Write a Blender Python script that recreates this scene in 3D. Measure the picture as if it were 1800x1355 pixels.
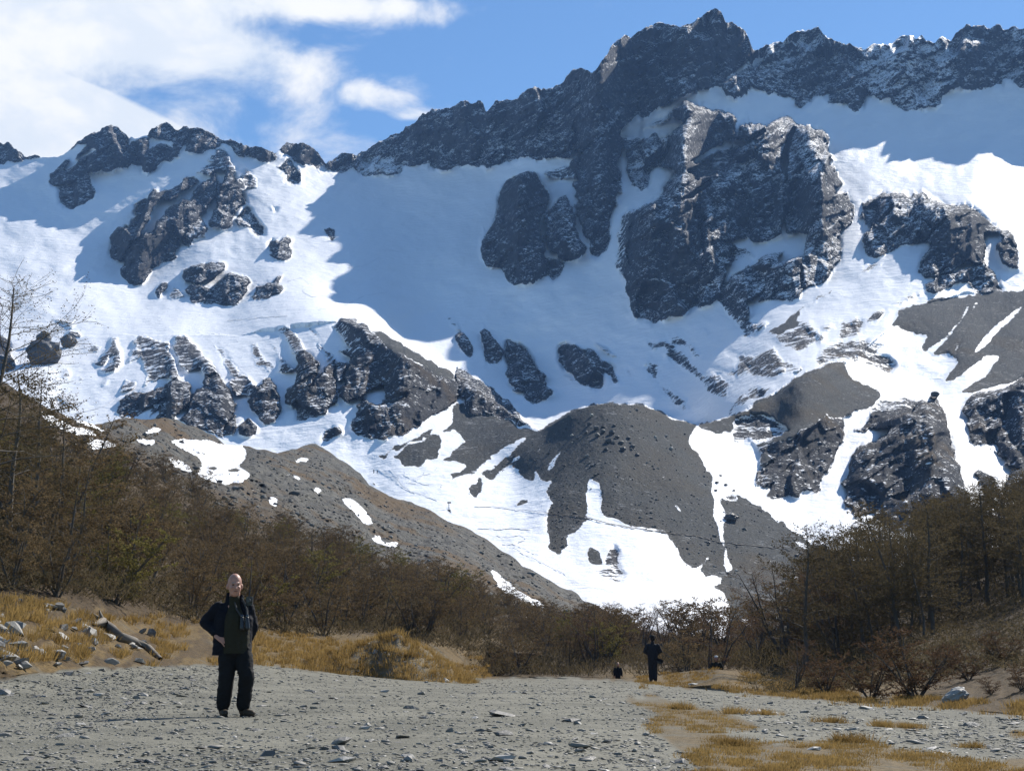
import bpy, bmesh, math, random
import numpy as np
from mathutils import Vector, Matrix
random.seed(7); np.random.seed(7)
for o in list(bpy.data.objects): bpy.data.objects.remove(o)
SC = bpy.context.scene
COL = SC.collection

# ------------------------------------------------------------------ camera
F, CX, CY = 2500.0, 900.0, 677.5
TH = math.atan((1174 - CY) / F)
SN, CS = math.sin(TH), math.cos(TH)
cd = bpy.data.cameras.new('camera'); cam = bpy.data.objects.new('camera', cd); COL.objects.link(cam)
cd.sensor_width = 36; cd.sensor_fit = 'HORIZONTAL'; cd.lens = F / 1800 * 36
cd.clip_start = 0.1; cd.clip_end = 20000
cam.rotation_euler = (math.pi / 2 + TH, 0, 0)
SC.camera = cam
def ray(u, v):
    """tangents x/y and z/y of the sight line through photo pixel u, v"""
    u = np.asarray(u, float); v = np.asarray(v, float)
    xc = (u - CX) / F; yc = -(v - CY) / F
    y = CS - yc * SN
    return xc / y, (SN + yc * CS) / y
def at(u, v, D):
    a, e = ray(u, v); return Vector((float(a) * D, D, float(e) * D))

# ------------------------------------------------------------------ light
SUN_AZ, SUN_EL = math.radians(37.5), math.radians(41.3)
sd = bpy.data.lights.new('sun', 'SUN'); sd.energy = 5.0; sd.angle = math.radians(0.53); sd.color = (1.0, 0.95, 0.87)
sun = bpy.data.objects.new('sun', sd); COL.objects.link(sun)
SDIR = Vector((math.sin(SUN_AZ) * math.cos(SUN_EL), math.cos(SUN_AZ) * math.cos(SUN_EL), math.sin(SUN_EL)))
sun.rotation_euler = SDIR.to_track_quat('Z', 'Y').to_euler()
SC.view_settings.view_transform = 'Standard'; SC.view_settings.look = 'None'
SC.view_settings.gamma = 1.0; SC.view_settings.use_curve_mapping = False
SC.view_settings.exposure = 0.64
SC.cycles.max_bounces = 5; SC.cycles.diffuse_bounces = 3
SC.render.resolution_x = 1024; SC.render.resolution_y = 770

# ------------------------------------------------------------------ node helpers
class NT:
    def __init__(s, tree): s.t = tree; s.n = tree.nodes; s.l = tree.links
    def new(s, typ, **kw):
        n = s.n.new(typ)
        for k, val in kw.items():
            if k.startswith('i_'):
                key = k[2:]
                s.put(n.inputs[int(key)] if key.isdigit() else n.inputs[key.replace('_', ' ')], val)
            else: setattr(n, k, val)
        return n
    def put(s, sock, val):
        if hasattr(val, 'default_value') or hasattr(val, 'is_linked'): s.l.new(val, sock)
        else: sock.default_value = val
    def m(s, op, a, b=None, c=None, clamp=False):
        n = s.n.new('ShaderNodeMath'); n.operation = op; n.use_clamp = clamp
        for i, x in enumerate((a, b, c)):
            if x is not None: s.put(n.inputs[i], x)
        return n.outputs[0]
    def vm(s, op, a, b=None):
        n = s.n.new('ShaderNodeVectorMath'); n.operation = op
        s.put(n.inputs[0], a)
        if b is not None: s.put(n.inputs[1], b)
        return n.outputs['Value'] if op in ('DOT_PRODUCT', 'LENGTH', 'DISTANCE') else n.outputs['Vector']
    def mix(s, f, a, b):
        n = s.n.new('ShaderNodeMix'); n.data_type = 'RGBA'
        s.put(n.inputs[0], f); s.put(n.inputs[6], a); s.put(n.inputs[7], b)
        return n.outputs[2]
    def ss(s, x, lo, hi, a=0.0, b=1.0):
        n = s.n.new('ShaderNodeMapRange'); n.interpolation_type = 'SMOOTHSTEP'
        s.put(n.inputs[0], x); s.put(n.inputs[1], lo); s.put(n.inputs[2], hi); s.put(n.inputs[3], a); s.put(n.inputs[4], b)
        return n.outputs[0]
    def noise(s, vec, scale, detail=4, rough=0.55, dist=0.0, typ='FBM'):
        n = s.n.new('ShaderNodeTexNoise'); n.noise_type = typ
        s.put(n.inputs['Vector'], vec); s.put(n.inputs['Scale'], scale); s.put(n.inputs['Detail'], detail)
        s.put(n.inputs['Roughness'], rough); s.put(n.inputs['Distortion'], dist)
        return n.outputs[0]
def C4(r, g, b): return (r, g, b, 1.0)

# ------------------------------------------------------------------ sky
W = bpy.data.worlds.new('World'); SC.world = W; W.use_nodes = True
W.cycles.sampling_method = 'MANUAL'; W.cycles.sample_map_resolution = 512
w = NT(W.node_tree); w.n.clear()
sky = w.new('ShaderNodeTexSky', sky_type='NISHITA', sun_disc=False, sun_elevation=SUN_EL, sun_rotation=SUN_AZ,
            altitude=600, air_density=1.0, dust_density=0.05, ozone_density=2.0)
tc = w.new('ShaderNodeTexCoord').outputs['Generated']
sep = w.new('ShaderNodeSeparateXYZ'); w.l.new(tc, sep.inputs[0])
# cloud sheet: noise on a flat layer high above, gathered into a few banks
flow = w.vm('MULTIPLY', tc, (1.0, 1.0, 1.75))
n1 = w.noise(flow, 13.0, 7, 0.60, 0.25)
n2 = w.noise(w.vm('ADD', flow, (4.2, 1.3, 0)), 4.5, 3, 0.5, 0.2)
def blob(u, v, ru, rv, tilt=0.0):
    d = at(u, v, 1.0).normalized()
    r = Vector((d.y, -d.x, 0)).normalized(); up = r.cross(d)
    c_, s_ = math.cos(tilt), math.sin(tilt)
    r2 = r * c_ + up * s_; u2 = up * c_ - r * s_
    x = w.m('MULTIPLY', w.m('SUBTRACT', w.vm('DOT_PRODUCT', tc, tuple(r2)), 0.0), F / ru)
    y = w.m('MULTIPLY', w.m('SUBTRACT', w.vm('DOT_PRODUCT', tc, tuple(u2)), 0.0), F / rv)
    q = w.m('ADD', w.m('MULTIPLY', x, x), w.m('MULTIPLY', y, y))
    fr = w.m('GREATER_THAN', w.vm('DOT_PRODUCT', tc, tuple(d)), 0.0)
    return w.m('MULTIPLY', w.m('POWER', 2.718, w.m('MULTIPLY', q, -1.0)), fr)
big = w.m('ADD', blob(-560, 20, 900, 170, 0.0), w.m('ADD', blob(210, 40, 330, 60, -0.10), w.m('MULTIPLY', blob(560, 5, 330, 34, 0.0), 0.78)))
puff = w.m('ADD', blob(628, 165, 66, 46, 0.0), w.m('ADD', w.m('MULTIPLY', blob(722, 178, 58, 26, -0.1), 0.55), w.m('MULTIPLY', blob(730, 206, 50, 15, 0.1), 0.75)))
wisp = w.ss(w.m('ADD', w.m('MULTIPLY', big, 0.72), w.m('ADD', w.m('MULTIPLY', n1, 1.0), w.m('MULTIPLY', n2, 0.35))), 0.86, 1.22)
pf = w.ss(w.m('ADD', w.m('MULTIPLY', puff, 0.62), w.m('MULTIPLY', n1, 1.0)), 0.86, 1.18)
bank = w.m('ADD', w.m('MULTIPLY', blob(110, 232, 335, 80, -0.30), 1.35), blob(-450, 210, 500, 120, 0.0))
bk = w.ss(w.m('ADD', bank, w.m('MULTIPLY', w.m('SUBTRACT', n1, 0.5), 0.30)), 0.30, 0.46)
cl = w.m('MAXIMUM', w.m('MAXIMUM', wisp, pf), bk)
b1 = w.new('ShaderNodeBackground', i_Color=w.vm('MULTIPLY', sky.outputs[0], (0.74, 0.94, 1.08)), i_Strength=0.085)
shade = w.mix(w.ss(n1, 0.36, 0.60), C4(0.80, 0.86, 0.94), C4(1, 1, 1))
b2 = w.new('ShaderNodeBackground', i_Color=shade, i_Strength=0.70)
ms = w.new('ShaderNodeMixShader'); w.l.new(cl, ms.inputs[0]); w.l.new(b1.outputs[0], ms.inputs[1]); w.l.new(b2.outputs[0], ms.inputs[2])
out = w.new('ShaderNodeOutputWorld'); w.l.new(ms.outputs[0], out.inputs[0])
# ------------------------------------------------------------------ numeric helpers
def _h(ix, iy, seed):
    n = (ix.astype(np.int64) * 374761393 + iy.astype(np.int64) * 668265263 + seed * 1442695041) & 0xFFFFFFFF
    n = ((n ^ (n >> 13)) * 1274126177) & 0xFFFFFFFF
    return ((n ^ (n >> 16)) & 0xFFFFFF) / float(0xFFFFFF)
def vnoise(x, y, seed=0):
    x = np.asarray(x, float); y = np.asarray(y, float)
    ix = np.floor(x); iy = np.floor(y); fx = x - ix; fy = y - iy
    fx = fx * fx * fx * (fx * (fx * 6 - 15) + 10); fy = fy * fy * fy * (fy * (fy * 6 - 15) + 10)
    a = _h(ix, iy, seed); b = _h(ix + 1, iy, seed); c = _h(ix, iy + 1, seed); d = _h(ix + 1, iy + 1, seed)
    return a + (b - a) * fx + (c - a) * fy + (a - b - c + d) * fx * fy
def fbm(x, y, octv=4, seed=0, gain=0.5):
    s = 0; A = 1; T = 0
    for k in range(octv):
        s = s + A * vnoise(x * 2 ** k, y * 2 ** k, seed + k * 17); T += A; A *= gain
    return s / T
def ridged(x, y, octv=4, seed=0, gain=0.5):
    s = 0; A = 1; T = 0
    for k in range(octv):
        s = s + A * (1 - np.abs(2 * vnoise(x * 2 ** k, y * 2 ** k, seed + k * 17) - 1)); T += A; A *= gain
    return s / T
def facets(x, y, seed=0, tilt=0.8):
    """broken planes: each Voronoi cell is a plane of its own tilt"""
    ix = np.floor(x); iy = np.floor(y)
    best = np.full(np.shape(x), 9.0); val = np.zeros(np.shape(x))
    for dx in (-1, 0, 1):
        for dy in (-1, 0, 1):
            cx = ix + dx; cy = iy + dy
            px = cx + _h(cx, cy, seed); py = cy + _h(cx, cy, seed + 5)
            d = (x - px) ** 2 + (y - py) ** 2
            v = _h(cx, cy, seed + 9) + tilt * ((x - px) * (_h(cx, cy, seed + 13) - .5) + (y - py) * (_h(cx, cy, seed + 21) - .5)) * 2
            k = d < best
            best = np.where(k, d, best); val = np.where(k, v, val)
    return val
def sstep(x, a, b):
    t = np.clip((x - a) / (b - a), 0, 1); return t * t * (3 - 2 * t)
class TPS:
    """thin-plate surface through (u, v, value) points; exact unless smoothing is given"""
    def __init__(s, pts, smooth=0.0, sx=400.0):
        P = np.array(pts, float); s.sx = sx; s.x = P[:, :2] / sx; z = np.log(P[:, 2]); n = len(P)
        K = s.k(s.x[:, None, :], s.x[None, :, :]) + np.eye(n) * smooth
        A = np.zeros((n + 3, n + 3)); A[:n, :n] = K; A[:n, n] = 1; A[:n, n + 1:] = s.x; A[n, :n] = 1; A[n + 1:, :n] = s.x.T
        s.w = np.linalg.solve(A, np.concatenate([z, np.zeros(3)]))
    @staticmethod
    def k(a, b):
        r2 = ((a - b) ** 2).sum(-1); return 0.5 * r2 * np.log(r2 + 1e-9)
    def __call__(s, u, v):
        u = np.asarray(u, float); sh = np.broadcast(u, v).shape
        q = np.stack([np.broadcast_to(u, sh).ravel(), np.broadcast_to(v, sh).ravel()], -1) / s.sx
        o = np.empty(len(q)); n = len(s.x)
        for i in range(0, len(q), 60000):
            c = q[i:i + 60000]
            o[i:i + 60000] = s.k(c[:, None, :], s.x[None]) @ s.w[:n] + s.w[n] + c @ s.w[n + 1:]
        return np.exp(o).reshape(sh)
def line(pts):
    P = np.array(pts, float); return lambda u: np.interp(u, P[:, 0], P[:, 1])
def box_blur(a, r, axis):
    if r < 1: return a
    p = [(0, 0)] * a.ndim; p[axis] = (r + 1, r)
    c = np.cumsum(np.pad(a, p, mode='edge'), axis=axis)
    n = a.shape[axis]; w_ = 2 * r + 1
    sl1 = [slice(None)] * a.ndim; sl0 = [slice(None)] * a.ndim
    sl1[axis] = slice(w_, w_ + n); sl0[axis] = slice(0, n)
    return (c[tuple(sl1)] - c[tuple(sl0)]) / w_
def blur(a, r):
    for _ in range(2):
        a = box_blur(box_blur(a, r, 0), r, 1)
    return a
def inside(px, py, poly):
    r = np.zeros(px.shape, bool); n = len(poly)
    x0, y0 = poly[-1]
    for x1, y1 in poly:
        if y0 != y1:
            c = ((y1 > py) != (y0 > py)) & (px < (x0 - x1) * (py - y1) / (y0 - y1) + x1)
            r ^= c
        x0, y0 = x1, y1
    return r
def grid_mesh(name, X, Y, Z, mat, cols=None, smooth=True):
    """one sheet of quads from 2-D arrays (rows x columns), with a colour attribute of masks"""
    R, Cn = X.shape
    me = bpy.data.meshes.new(name)
    co = np.stack([X, Y, Z], -1).reshape(-1, 3).astype(np.float32)
    idx = np.arange(R * Cn).reshape(R, Cn)
    q = np.stack([idx[:-1, :-1], idx[:-1, 1:], idx[1:, 1:], idx[1:, :-1]], -1).reshape(-1, 4)
    me.vertices.add(len(co)); me.vertices.foreach_set('co', co.ravel())
    me.loops.add(q.size); me.loops.foreach_set('vertex_index', q.ravel().astype(np.int32))
    me.polygons.add(len(q)); me.polygons.foreach_set('loop_start', (np.arange(len(q)) * 4).astype(np.int32))
    me.polygons.foreach_set('use_smooth', np.full(len(q), smooth))
    me.update(calc_edges=True)
    for key, arr in (cols or {}).items():
        at_ = me.attributes.new(key, 'FLOAT_COLOR', 'POINT')
        at_.data.foreach_set('color', arr.reshape(-1, 4).astype(np.float32).ravel())
    me.materials.append(mat)
    o = bpy.data.objects.new(name, me); COL.objects.link(o)
    return o
def raw_mesh(name, verts, faces, mats, midx=None, smooth=False):
    me = bpy.data.meshes.new(name)
    verts = np.asarray(verts, np.float32); faces = np.asarray(faces, np.int32)
    k = faces.shape[1]
    me.vertices.add(len(verts)); me.vertices.foreach_set('co', verts.ravel())
    me.loops.add(faces.size); me.loops.foreach_set('vertex_index', faces.ravel())
    me.polygons.add(len(faces)); me.polygons.foreach_set('loop_start', (np.arange(len(faces)) * k).astype(np.int32))
    if smooth: me.polygons.foreach_set('use_smooth', np.full(len(faces), True))
    if midx is not None: me.polygons.foreach_set('material_index', np.asarray(midx, np.int32))
    me.update(calc_edges=True)
    for m_ in (mats if isinstance(mats, (list, tuple)) else [mats]): me.materials.append(m_)
    return me
def obj(name, me, parent=None, loc=None, rot=None, scale=None):
    o = bpy.data.objects.new(name, me); COL.objects.link(o)
    if parent is not None: o.parent = parent
    if loc is not None: o.location = loc
    if rot is not None: o.rotation_euler = rot
    if scale is not None: o.scale = scale
    return o
def tag(o, label=None, cat=None, group=None, kind=None):
    if label: o['label'] = label
    if cat: o['category'] = cat
    if group: o['group'] = group
    if kind: o['kind'] = kind
    return o
def principled(name):
    m_ = bpy.data.materials.new(name); m_.use_nodes = True
    t = NT(m_.node_tree); b = t.n['Principled BSDF']
    return m_, t, b
# ------------------------------------------------------------------ where rock, scree and snow lie on the mountain
ORG = dict(A=(0, 200), B=(450, 130), C=(800, 80), D=(800, 280), E=(1050, 0), F=(1350, 30), G=(1150, 300), H=(1350, 320), I=(0, 540),
           J=(400, 540), K=(750, 540), L=(1100, 540), M=(1350, 500), N=(1350, 660), O=(650, 780), P=(1000, 780), X=(0, 0))
def PT(key, s):
    ox, oy = ORG[key]; f = 1.0 if key == 'X' else 3.984
    return [(ox + float(p.split(',')[0]) / f, oy + float(p.split(',')[1]) / f) for p in s.split()]
SKY_PTS = (PT('X', '-900,230 -500,262 -250,250 -120,262') + PT('A', '0,195 25,215 60,190 95,240 140,255 180,290 240,285 280,300 340,305 410,295 480,262 545,205 630,135 680,130 710,95 770,72 820,90 860,135 900,170 950,175 1000,160 1035,150 1045,115 1100,92 1160,72 1220,95 1245,110 1280,92 1330,115 1380,102 1435,115 1500,150 1590,185 1680,205 1740,225')
  + PT('B', '0,500 60,525 130,560 165,540 210,490 270,475 340,480 400,515 440,560 490,615 530,605 590,565 660,555 705,570 760,550 820,495 900,460 1000,410 1100,345 1230,243 1290,250 1400,225 1470,178 1505,200 1550,192 1590,200 1610,255 1690,190 1755,165')
  + PT('C', '398,378 430,385 460,350 520,315 580,298 690,295 750,270 800,200 840,175 920,165 960,180 985,175 1035,110 1075,50')
  + PT('E', '100,320 130,290 195,245 235,255 280,215 380,190 430,160 480,170 560,190 640,175 720,135 770,90 840,70 870,85 900,145 1000,185 1035,215 1060,280 1090,355 1130,355 1190,318 1300,290 1340,245 1400,215 1470,220 1550,195 1580,235 1640,265 1740,320')
  + PT('F', '600,200 650,210 680,235 740,205 860,185 930,145 990,130 1040,150 1075,125 1110,160 1170,185 1220,138 1250,145 1280,178 1310,120 1390,60 1470,48 1530,70 1600,52 1635,75 1645,95 1720,65 1793,80')
  + PT('X', '1840,58 1900,40 2000,70 2150,30 2400,90 2700,60'))
FOOT = (PT('B', '690,690 740,660 790,680 820,700 930,720 1010,690 1020,640 1100,645 1190,645 1210,660 1330,665 1500,640')
  + PT('C', '140,850 200,855 300,825 400,800 520,765 570,810 640,790 740,795 820,760 900,710 1000,665 1060,610 1140,600 1150,560 1190,545 1260,510 1350,490 1430,440 1500,410 1560,370 1640,330 1690,325')
  + PT('E', '700,640 690,600 760,630 860,620 920,680 1040,670 1060,620 1085,590 1140,620 1180,620 1200,665 1260,665 1340,670 1390,690 1380,735 1450,740 1520,715')
  + PT('F', '330,600 300,560 400,545 450,560 410,590 470,620 560,590 565,640 640,660 680,590 690,520 720,560 770,575 800,555 870,545 880,610 950,670 1005,645 1020,640 1090,655 1200,610 1190,580 1260,540 1270,490 1400,505 1500,505 1620,475 1640,410 1700,440 1793,500')
  + PT('X', '1900,170 2100,160 2400,190 2700,170'))
_sk = [p for p in SKY_PTS if p[0] >= 635]
RIDGE = [(x, y - 25) for x, y in _sk] + FOOT[::-1]
# kind, dust (0 bare .. 1 snowy), steepness, crop key, outline
POLYS = [
 ('r', .54, .55, 'X', RIDGE),
 ('r', .80, .30, 'B', '690,700 720,620 820,560 1020,620 1020,700 930,725 800,705'),
 ('r', .75, .45, 'F', '650,150 900,60 1200,60 1290,150 1280,480 1200,615 1080,655 950,670 870,545 770,575 690,520 650,400'),
 ('r', .72, .45, 'F', '1640,60 1800,40 1800,500 1700,440 1640,410'),
 ('r', .70, .45, 'E', '1130,340 1340,230 1560,180 1640,250 1500,400 1300,480 1180,470'),
 ('w', 0, 0, 'E', '860,600 910,530 1010,460 1085,380 1130,356 1190,325 1160,430 1080,480 1010,510 920,560'),
 ('r', .40, .6, 'E', '200,600 200,340 420,260 560,340 480,480 330,600'),
 ('r', .40, .6, 'E', '680,420 760,230 900,180 1030,230 1080,380 960,480 800,520 720,560'),
 # left skyline
 ('r', .40, .5, 'A', '-20,170 30,215 60,180 95,240 140,250 180,290 150,310 60,335 0,345 -60,345'),
 ('r', .5, .4, 'A', '180,290 240,280 285,302 200,325'),
 ('r', .40, .35, 'A', '350,440 380,400 440,345 520,310 600,250 640,200 560,215 480,265 545,195 630,125 680,120 710,85 770,60 820,80 860,125 900,165 880,210 870,240 900,225 960,180 1020,165 1045,220 1030,260 1110,230 1170,235 1220,250 1255,300 1215,325 1160,340 1110,350 1090,390 1010,400 990,370 930,375 840,385 720,405 640,385 610,390 630,430 650,520 665,570 640,610 560,640 500,665 450,655 430,620 410,540 405,480 380,505 350,470'),
 ('w', 0, 0, 'A', '440,395 480,335 560,300 650,235 690,250 620,290 560,320 520,370 455,405'),
 ('r', .5, .5, 'A', '1035,150 1045,105 1100,85 1160,62 1240,100 1250,150 1200,195 1120,185 1050,155'),
 ('r', .5, .5, 'A', '1210,230 1260,150 1250,100 1280,82 1330,105 1310,170 1290,200 1260,280 1220,250'),
 ('r', .5, .5, 'A', '1305,270 1320,200 1330,150 1380,92 1440,105 1500,140 1590,175 1680,195 1720,205 1793,205 1793,320 1740,310 1700,310 1650,270 1600,215 1560,200 1480,250 1420,275 1350,275'),
 ('p', .5, .1, 'A', '1450,330 1500,280 1560,240 1610,320 1650,380 1570,400 1540,360'),
 ('p', .5, .1, 'A', '1390,420 1450,370 1560,345 1650,400 1600,440 1560,400'),
 ('r', .30, .75, 'A', '770,990 780,870 815,810 930,790 950,760 1000,710 960,690 970,640 1050,600 1050,560 1085,530 1105,550 1180,540 1260,490 1300,450 1375,440 1370,490 1280,530 1190,600 1120,590 1090,600 1070,660 1040,740 980,840 910,890 880,960 820,1015 780,1010'),
 ('r', .30, .75, 'A', '840,1100 870,1060 880,990 940,890 1000,850 1080,830 1110,740 1170,700 1220,640 1290,600 1340,590 1400,500 1440,460 1520,425 1525,460 1500,580 1450,620 1450,680 1400,690 1380,740 1330,800 1230,880 1240,930 1210,960 1235,990 1200,1030 1120,1060 1060,1080 1060,1120 1000,1190 950,1215 890,1195 850,1140'),
 ('r', .6, .4, 'A', '1270,880 1300,840 1380,740 1420,760 1455,800 1420,850 1390,830 1350,890 1310,930 1280,910'),
 ('r', .45, .7, 'A', '1460,760 1500,680 1540,650 1535,560 1560,470 1590,420 1640,450 1700,510 1690,570 1700,640 1650,660 1620,780 1550,825 1500,800 1470,790'),
 ('p', .5, .3, 'A', '1640,470 1720,440 1730,390 1793,450 1793,515 1740,515 1690,545'),
 ('r', .6, .4, 'A', '1650,740 1690,700 1740,660 1793,740 1793,830 1750,800 1680,790'),
 ('r', .4, .5, 'B', '0,1020 40,1060 60,1110 0,1145'),
 ('r', .4, .6, 'A', '1280,1130 1310,1090 1420,1050 1495,1025 1570,1040 1575,1080 1510,1130 1420,1180 1340,1190 1290,1160'),
 ('r', .4, .6, 'A', '1300,1230 1350,1200 1420,1210 1480,1230 1520,1180 1600,1120 1660,1130 1760,1170 1720,1230 1700,1290 1640,1335 1560,1340 1500,1310 1440,1330 1410,1310 1360,1335 1320,1310 1330,1270'),
 ('r', .4, .5, 'A', '1095,1240 1130,1190 1170,1190 1170,1220 1130,1270 1110,1310 1095,1270'),
 ('p', .4, .5, 'A', '1180,1280 1230,1215 1290,1270 1200,1300'),
 ('r', .35, .6, 'X', '442,520 450,505 478,495 490,484 497,482 496,490 487,500 499,503 499,513 470,522 450,528'),
 ('r', .35, .6, 'B', '0,480 60,505 130,545 140,600 90,620 30,610 0,590'),
 ('r', .3, .5, 'B', '170,515 210,478 270,460 340,465 400,500 440,545 490,610 460,650 420,665 340,640 300,600 250,590 220,570'),
 ('r', .6, .5, 'B', '150,660 190,620 240,600 280,640 305,680 320,740 320,765 270,760 225,750 230,700 180,680'),
 ('r', .5, .5, 'B', '500,620 590,550 660,540 705,560 690,620 650,680 590,705 540,680 510,650'),
 ('p', .5, .3, 'B', '110,940 135,930 150,970 120,965'),
 ('r', .3, .6, 'B', '478,1100 510,1082 550,1095 558,1150 540,1180 515,1170 500,1130'),
 ('r', .4, .6, 'B', '95,1190 140,1155 165,1180 200,1140 235,1160 248,1220 245,1300 190,1300 130,1280 90,1265 110,1230'),
 # towers of the middle
 ('r', .38, .75, 'D', '195,700 200,600 250,440 300,420 315,240 355,160 440,125 510,95 570,105 650,235 640,330 600,400 575,440 610,560 640,760 625,820 550,880 525,850 500,880 420,885 370,840 320,770 310,740 260,770 200,740'),
 ('r', .50, .6, 'D', '640,380 690,330 750,265 800,300 830,430 860,540 915,610 910,650 850,690 790,720 740,690 700,650 650,620 630,540 650,490'),
 ('r', .5, .5, 'D', '650,690 740,720 765,750 740,810 680,850 655,820'),
 ('r', .42, .6, 'D', '800,40 840,20 900,-60 1010,-130 1060,-190 1140,-197 1165,-90 1165,0 1140,40 1155,155 1090,165 1120,260 1145,310 1090,330 1080,440 1060,470 1080,570 1060,620 1010,680 945,660 940,560 910,530 880,470 850,380 845,310 900,320 840,240 835,180 860,150 840,90'),
 ('p', .5, .2, 'D', '620,90 740,60 840,50 840,130 740,140 650,120'),
 ('p', .5, .2, 'D', '1080,180 1170,150 1175,240 1120,230'),
 ('r', .68, .4, 'C', '1210,770 1260,720 1320,680 1370,640 1400,630 1440,670 1450,730 1410,850 1370,880 1360,960 1310,1010 1240,960 1210,880'),
 ('p', .6, .1, 'C', '1160,650 1330,640 1250,720 1200,740'),
 ('p', .6, .1, 'C', '1420,660 1500,650 1460,760 1440,700'),
 ('p', .6, .1, 'C', '1290,600 1380,540 1520,470 1500,500 1400,580'),
 ('p', .6, .2, 'C', '1160,1200 1290,1130 1460,1040 1480,990 1500,1050 1420,1120 1350,1180 1300,1250 1180,1250'),
 ('p', .5, .2, 'D', '1140,480 1180,400 1240,430 1230,560 1200,640 1210,760 1190,830 1150,770 1120,760 1150,640'),
 # great buttress
 ('r', .54, .62, 'X', 'BUTT'),
 ('r', .40, .7, 'D', '1210,700 1240,560 1350,500 1420,360 1540,350 1640,280 1700,330 1740,540 1720,700 1640,1050 1560,1000 1500,930 1400,1100 1280,1040 1210,930'),
 ('r', .40, .7, 'G', '520,300 620,130 760,60 900,120 1240,60 1290,250 1100,350 900,300 820,400 680,480 560,460'),
 ('w', 0, 0, 'E', '650,1130 760,1060 880,985 960,965 1060,965 1170,895 1185,925 1060,1010 940,1055 860,1055 760,1110 690,1150'),
 ('p', .5, 0, 'E', '640,1200 760,1120 900,1040 1040,1010 960,1100 860,1200 700,1270'),
 ('w', 0, 0, 'E', '1370,890 1395,895 1345,1030 1335,1130 1333,1270 1300,1220 1280,1140 1308,1020'),
 ('w', 0, 0, 'E', '970,895 1020,915 960,950'),
 ('w', 0, 0, 'D', '1580,285 1700,200 1793,130 1793,180 1720,230 1650,275'),
 ('w', 0, 0, 'G', '460,500 520,480 660,460 690,500 800,490 890,450 880,370 920,340 930,440 1000,420 1080,440 1060,520 1050,590 960,620 880,650 870,610 900,570 800,590 700,640 620,580 560,520'),
 ('p', .6, 0, 'G', '540,520 700,560 740,640 640,680 540,680'),
 ('w', 0, 0, 'G', '495,650 555,650 600,610 700,610 740,630 640,690 540,750 470,860 462,830 500,720'),
 ('w', 0, 0, 'G', '1020,650 1035,660 1045,800 1030,840 1020,740'),
 ('p', .5, 0, 'G', '260,230 330,230 350,400 345,620 330,600 330,400 290,330'),
 ('p', .5, .3, 'G', '450,925 490,920 560,970 660,1000 650,1060 740,1070 820,1060 720,1130 660,1180 620,1150 600,1100 530,1040'),
 ('p', .5, .1, 'G', '325,1120 375,1140 380,1160 340,1150'),
 # right-hand block under the glacier
 ('r', .50, .55, 'H', '650,200 670,150 750,130 800,95 880,85 1000,95 1080,75 1120,110 1210,140 1300,185 1340,190 1390,170 1450,220 1550,260 1560,300 1660,340 1720,390 1720,430 1650,420 1600,360 1520,360 1500,400 1500,470 1530,580 1600,680 1640,750 1500,770 1440,770 1390,700 1340,710 1230,750 1110,790 1100,720 1200,680 1080,660 1040,640 1080,600 1100,520 1150,430 1100,410 1000,430 900,460 850,490 780,525 700,515 660,440 700,350 760,290 680,310 650,260'),
 ('r', .25, .6, 'H', '1120,520 1180,350 1300,220 1390,170 1540,260 1510,400 1520,560 1300,560'),
 ('p', .5, 0, 'H', '655,190 760,140 770,280 690,310'),
 ('w', 0, 0, 'H', '750,292 880,150 868,200 772,300'),
 ('w', 0, 0, 'H', '1050,230 1160,322 1285,215 1200,312 1105,412 1148,335'),
 ('w', 0, 0, 'H', '1190,660 1300,620 1390,550 1520,580 1400,600 1300,642'),
 ('r', .3, .6, 'H', '1580,450 1620,415 1700,440 1740,500 1735,620 1650,570 1620,500'),
 ('p', .5, .1, 'H', '640,645 700,580 780,560 800,580 720,625'),
 ('s', .2, 0, 'H', '0,1040 100,980 200,910 300,850 400,770 470,735 450,770 330,850 260,900 200,960 200,1000 280,960 300,1010 240,1070 100,1080 20,1060'),
 ('p', .35, 0, 'H', '80,1100 300,1030 400,1100 310,1150 200,1190 120,1160'),
 ('p', .35, 0, 'H', '320,1240 400,1150 560,1110 700,1110 850,1150 770,1190 850,1210 910,1280 850,1340 700,1300 640,1240 500,1260 380,1290'),
 ('p', .5, 0, 'H', '530,960 680,980 640,1080 470,1110'),
 ('r', .4, .3, 'H', '690,960 780,900 830,910 790,950 700,985'),
 ('p', .5, 0, 'H', '370,1010 420,980 490,1020 400,1040'),
 ('p', .5, 0, 'H', '840,880 900,850 980,800 1090,760 1080,790 900,870'),
 # scree slope on the right
 ('s', .2, 0, 'H', '870,990 920,900 1010,880 1090,850 1130,820 1380,790 1500,765 1640,755 1793,755 2600,700 2600,1500 1520,1355 1640,1220 1560,1210 1420,1280 1330,1355 1260,1355 1330,1260 1270,1200 1200,1225 1130,1210 1070,1190 1065,1160 1110,1070 1000,1060 900,1010'),
 ('w', 0, 0, 'H', '1090,1200 1220,1100 1340,980 1400,860 1408,880 1370,960 1250,1110 1140,1212'),
 ('w', 0, 0, 'H', '1415,920 1450,830 1470,835 1430,915'),
 ('w', 0, 0, 'H', '1430,1200 1560,1030 1700,920 1793,845 1793,872 1620,1040 1510,1160 1440,1212'),
 ('w', 0, 0, 'H', '1295,1195 1350,1085 1335,1160'),
 ('w', 0, 0, 'H', '1755,1145 1793,1080 1793,1125'),
 ('s', .2, 0, 'M', '1230,695 1270,640 1330,540 1430,480 1420,580 1340,640 1260,690'),
 ('s', .2, 0, 'M', '1340,765 1500,650 1640,500 1793,480 2600,480 2600,640 1793,640 1700,700 1560,720 1440,760'),
 ('w', 0, 0, 'M', '1515,690 1570,648 1582,660'),
 ('w', 0, 0, 'M', '1530,728 1690,688 1600,718'),
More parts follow.
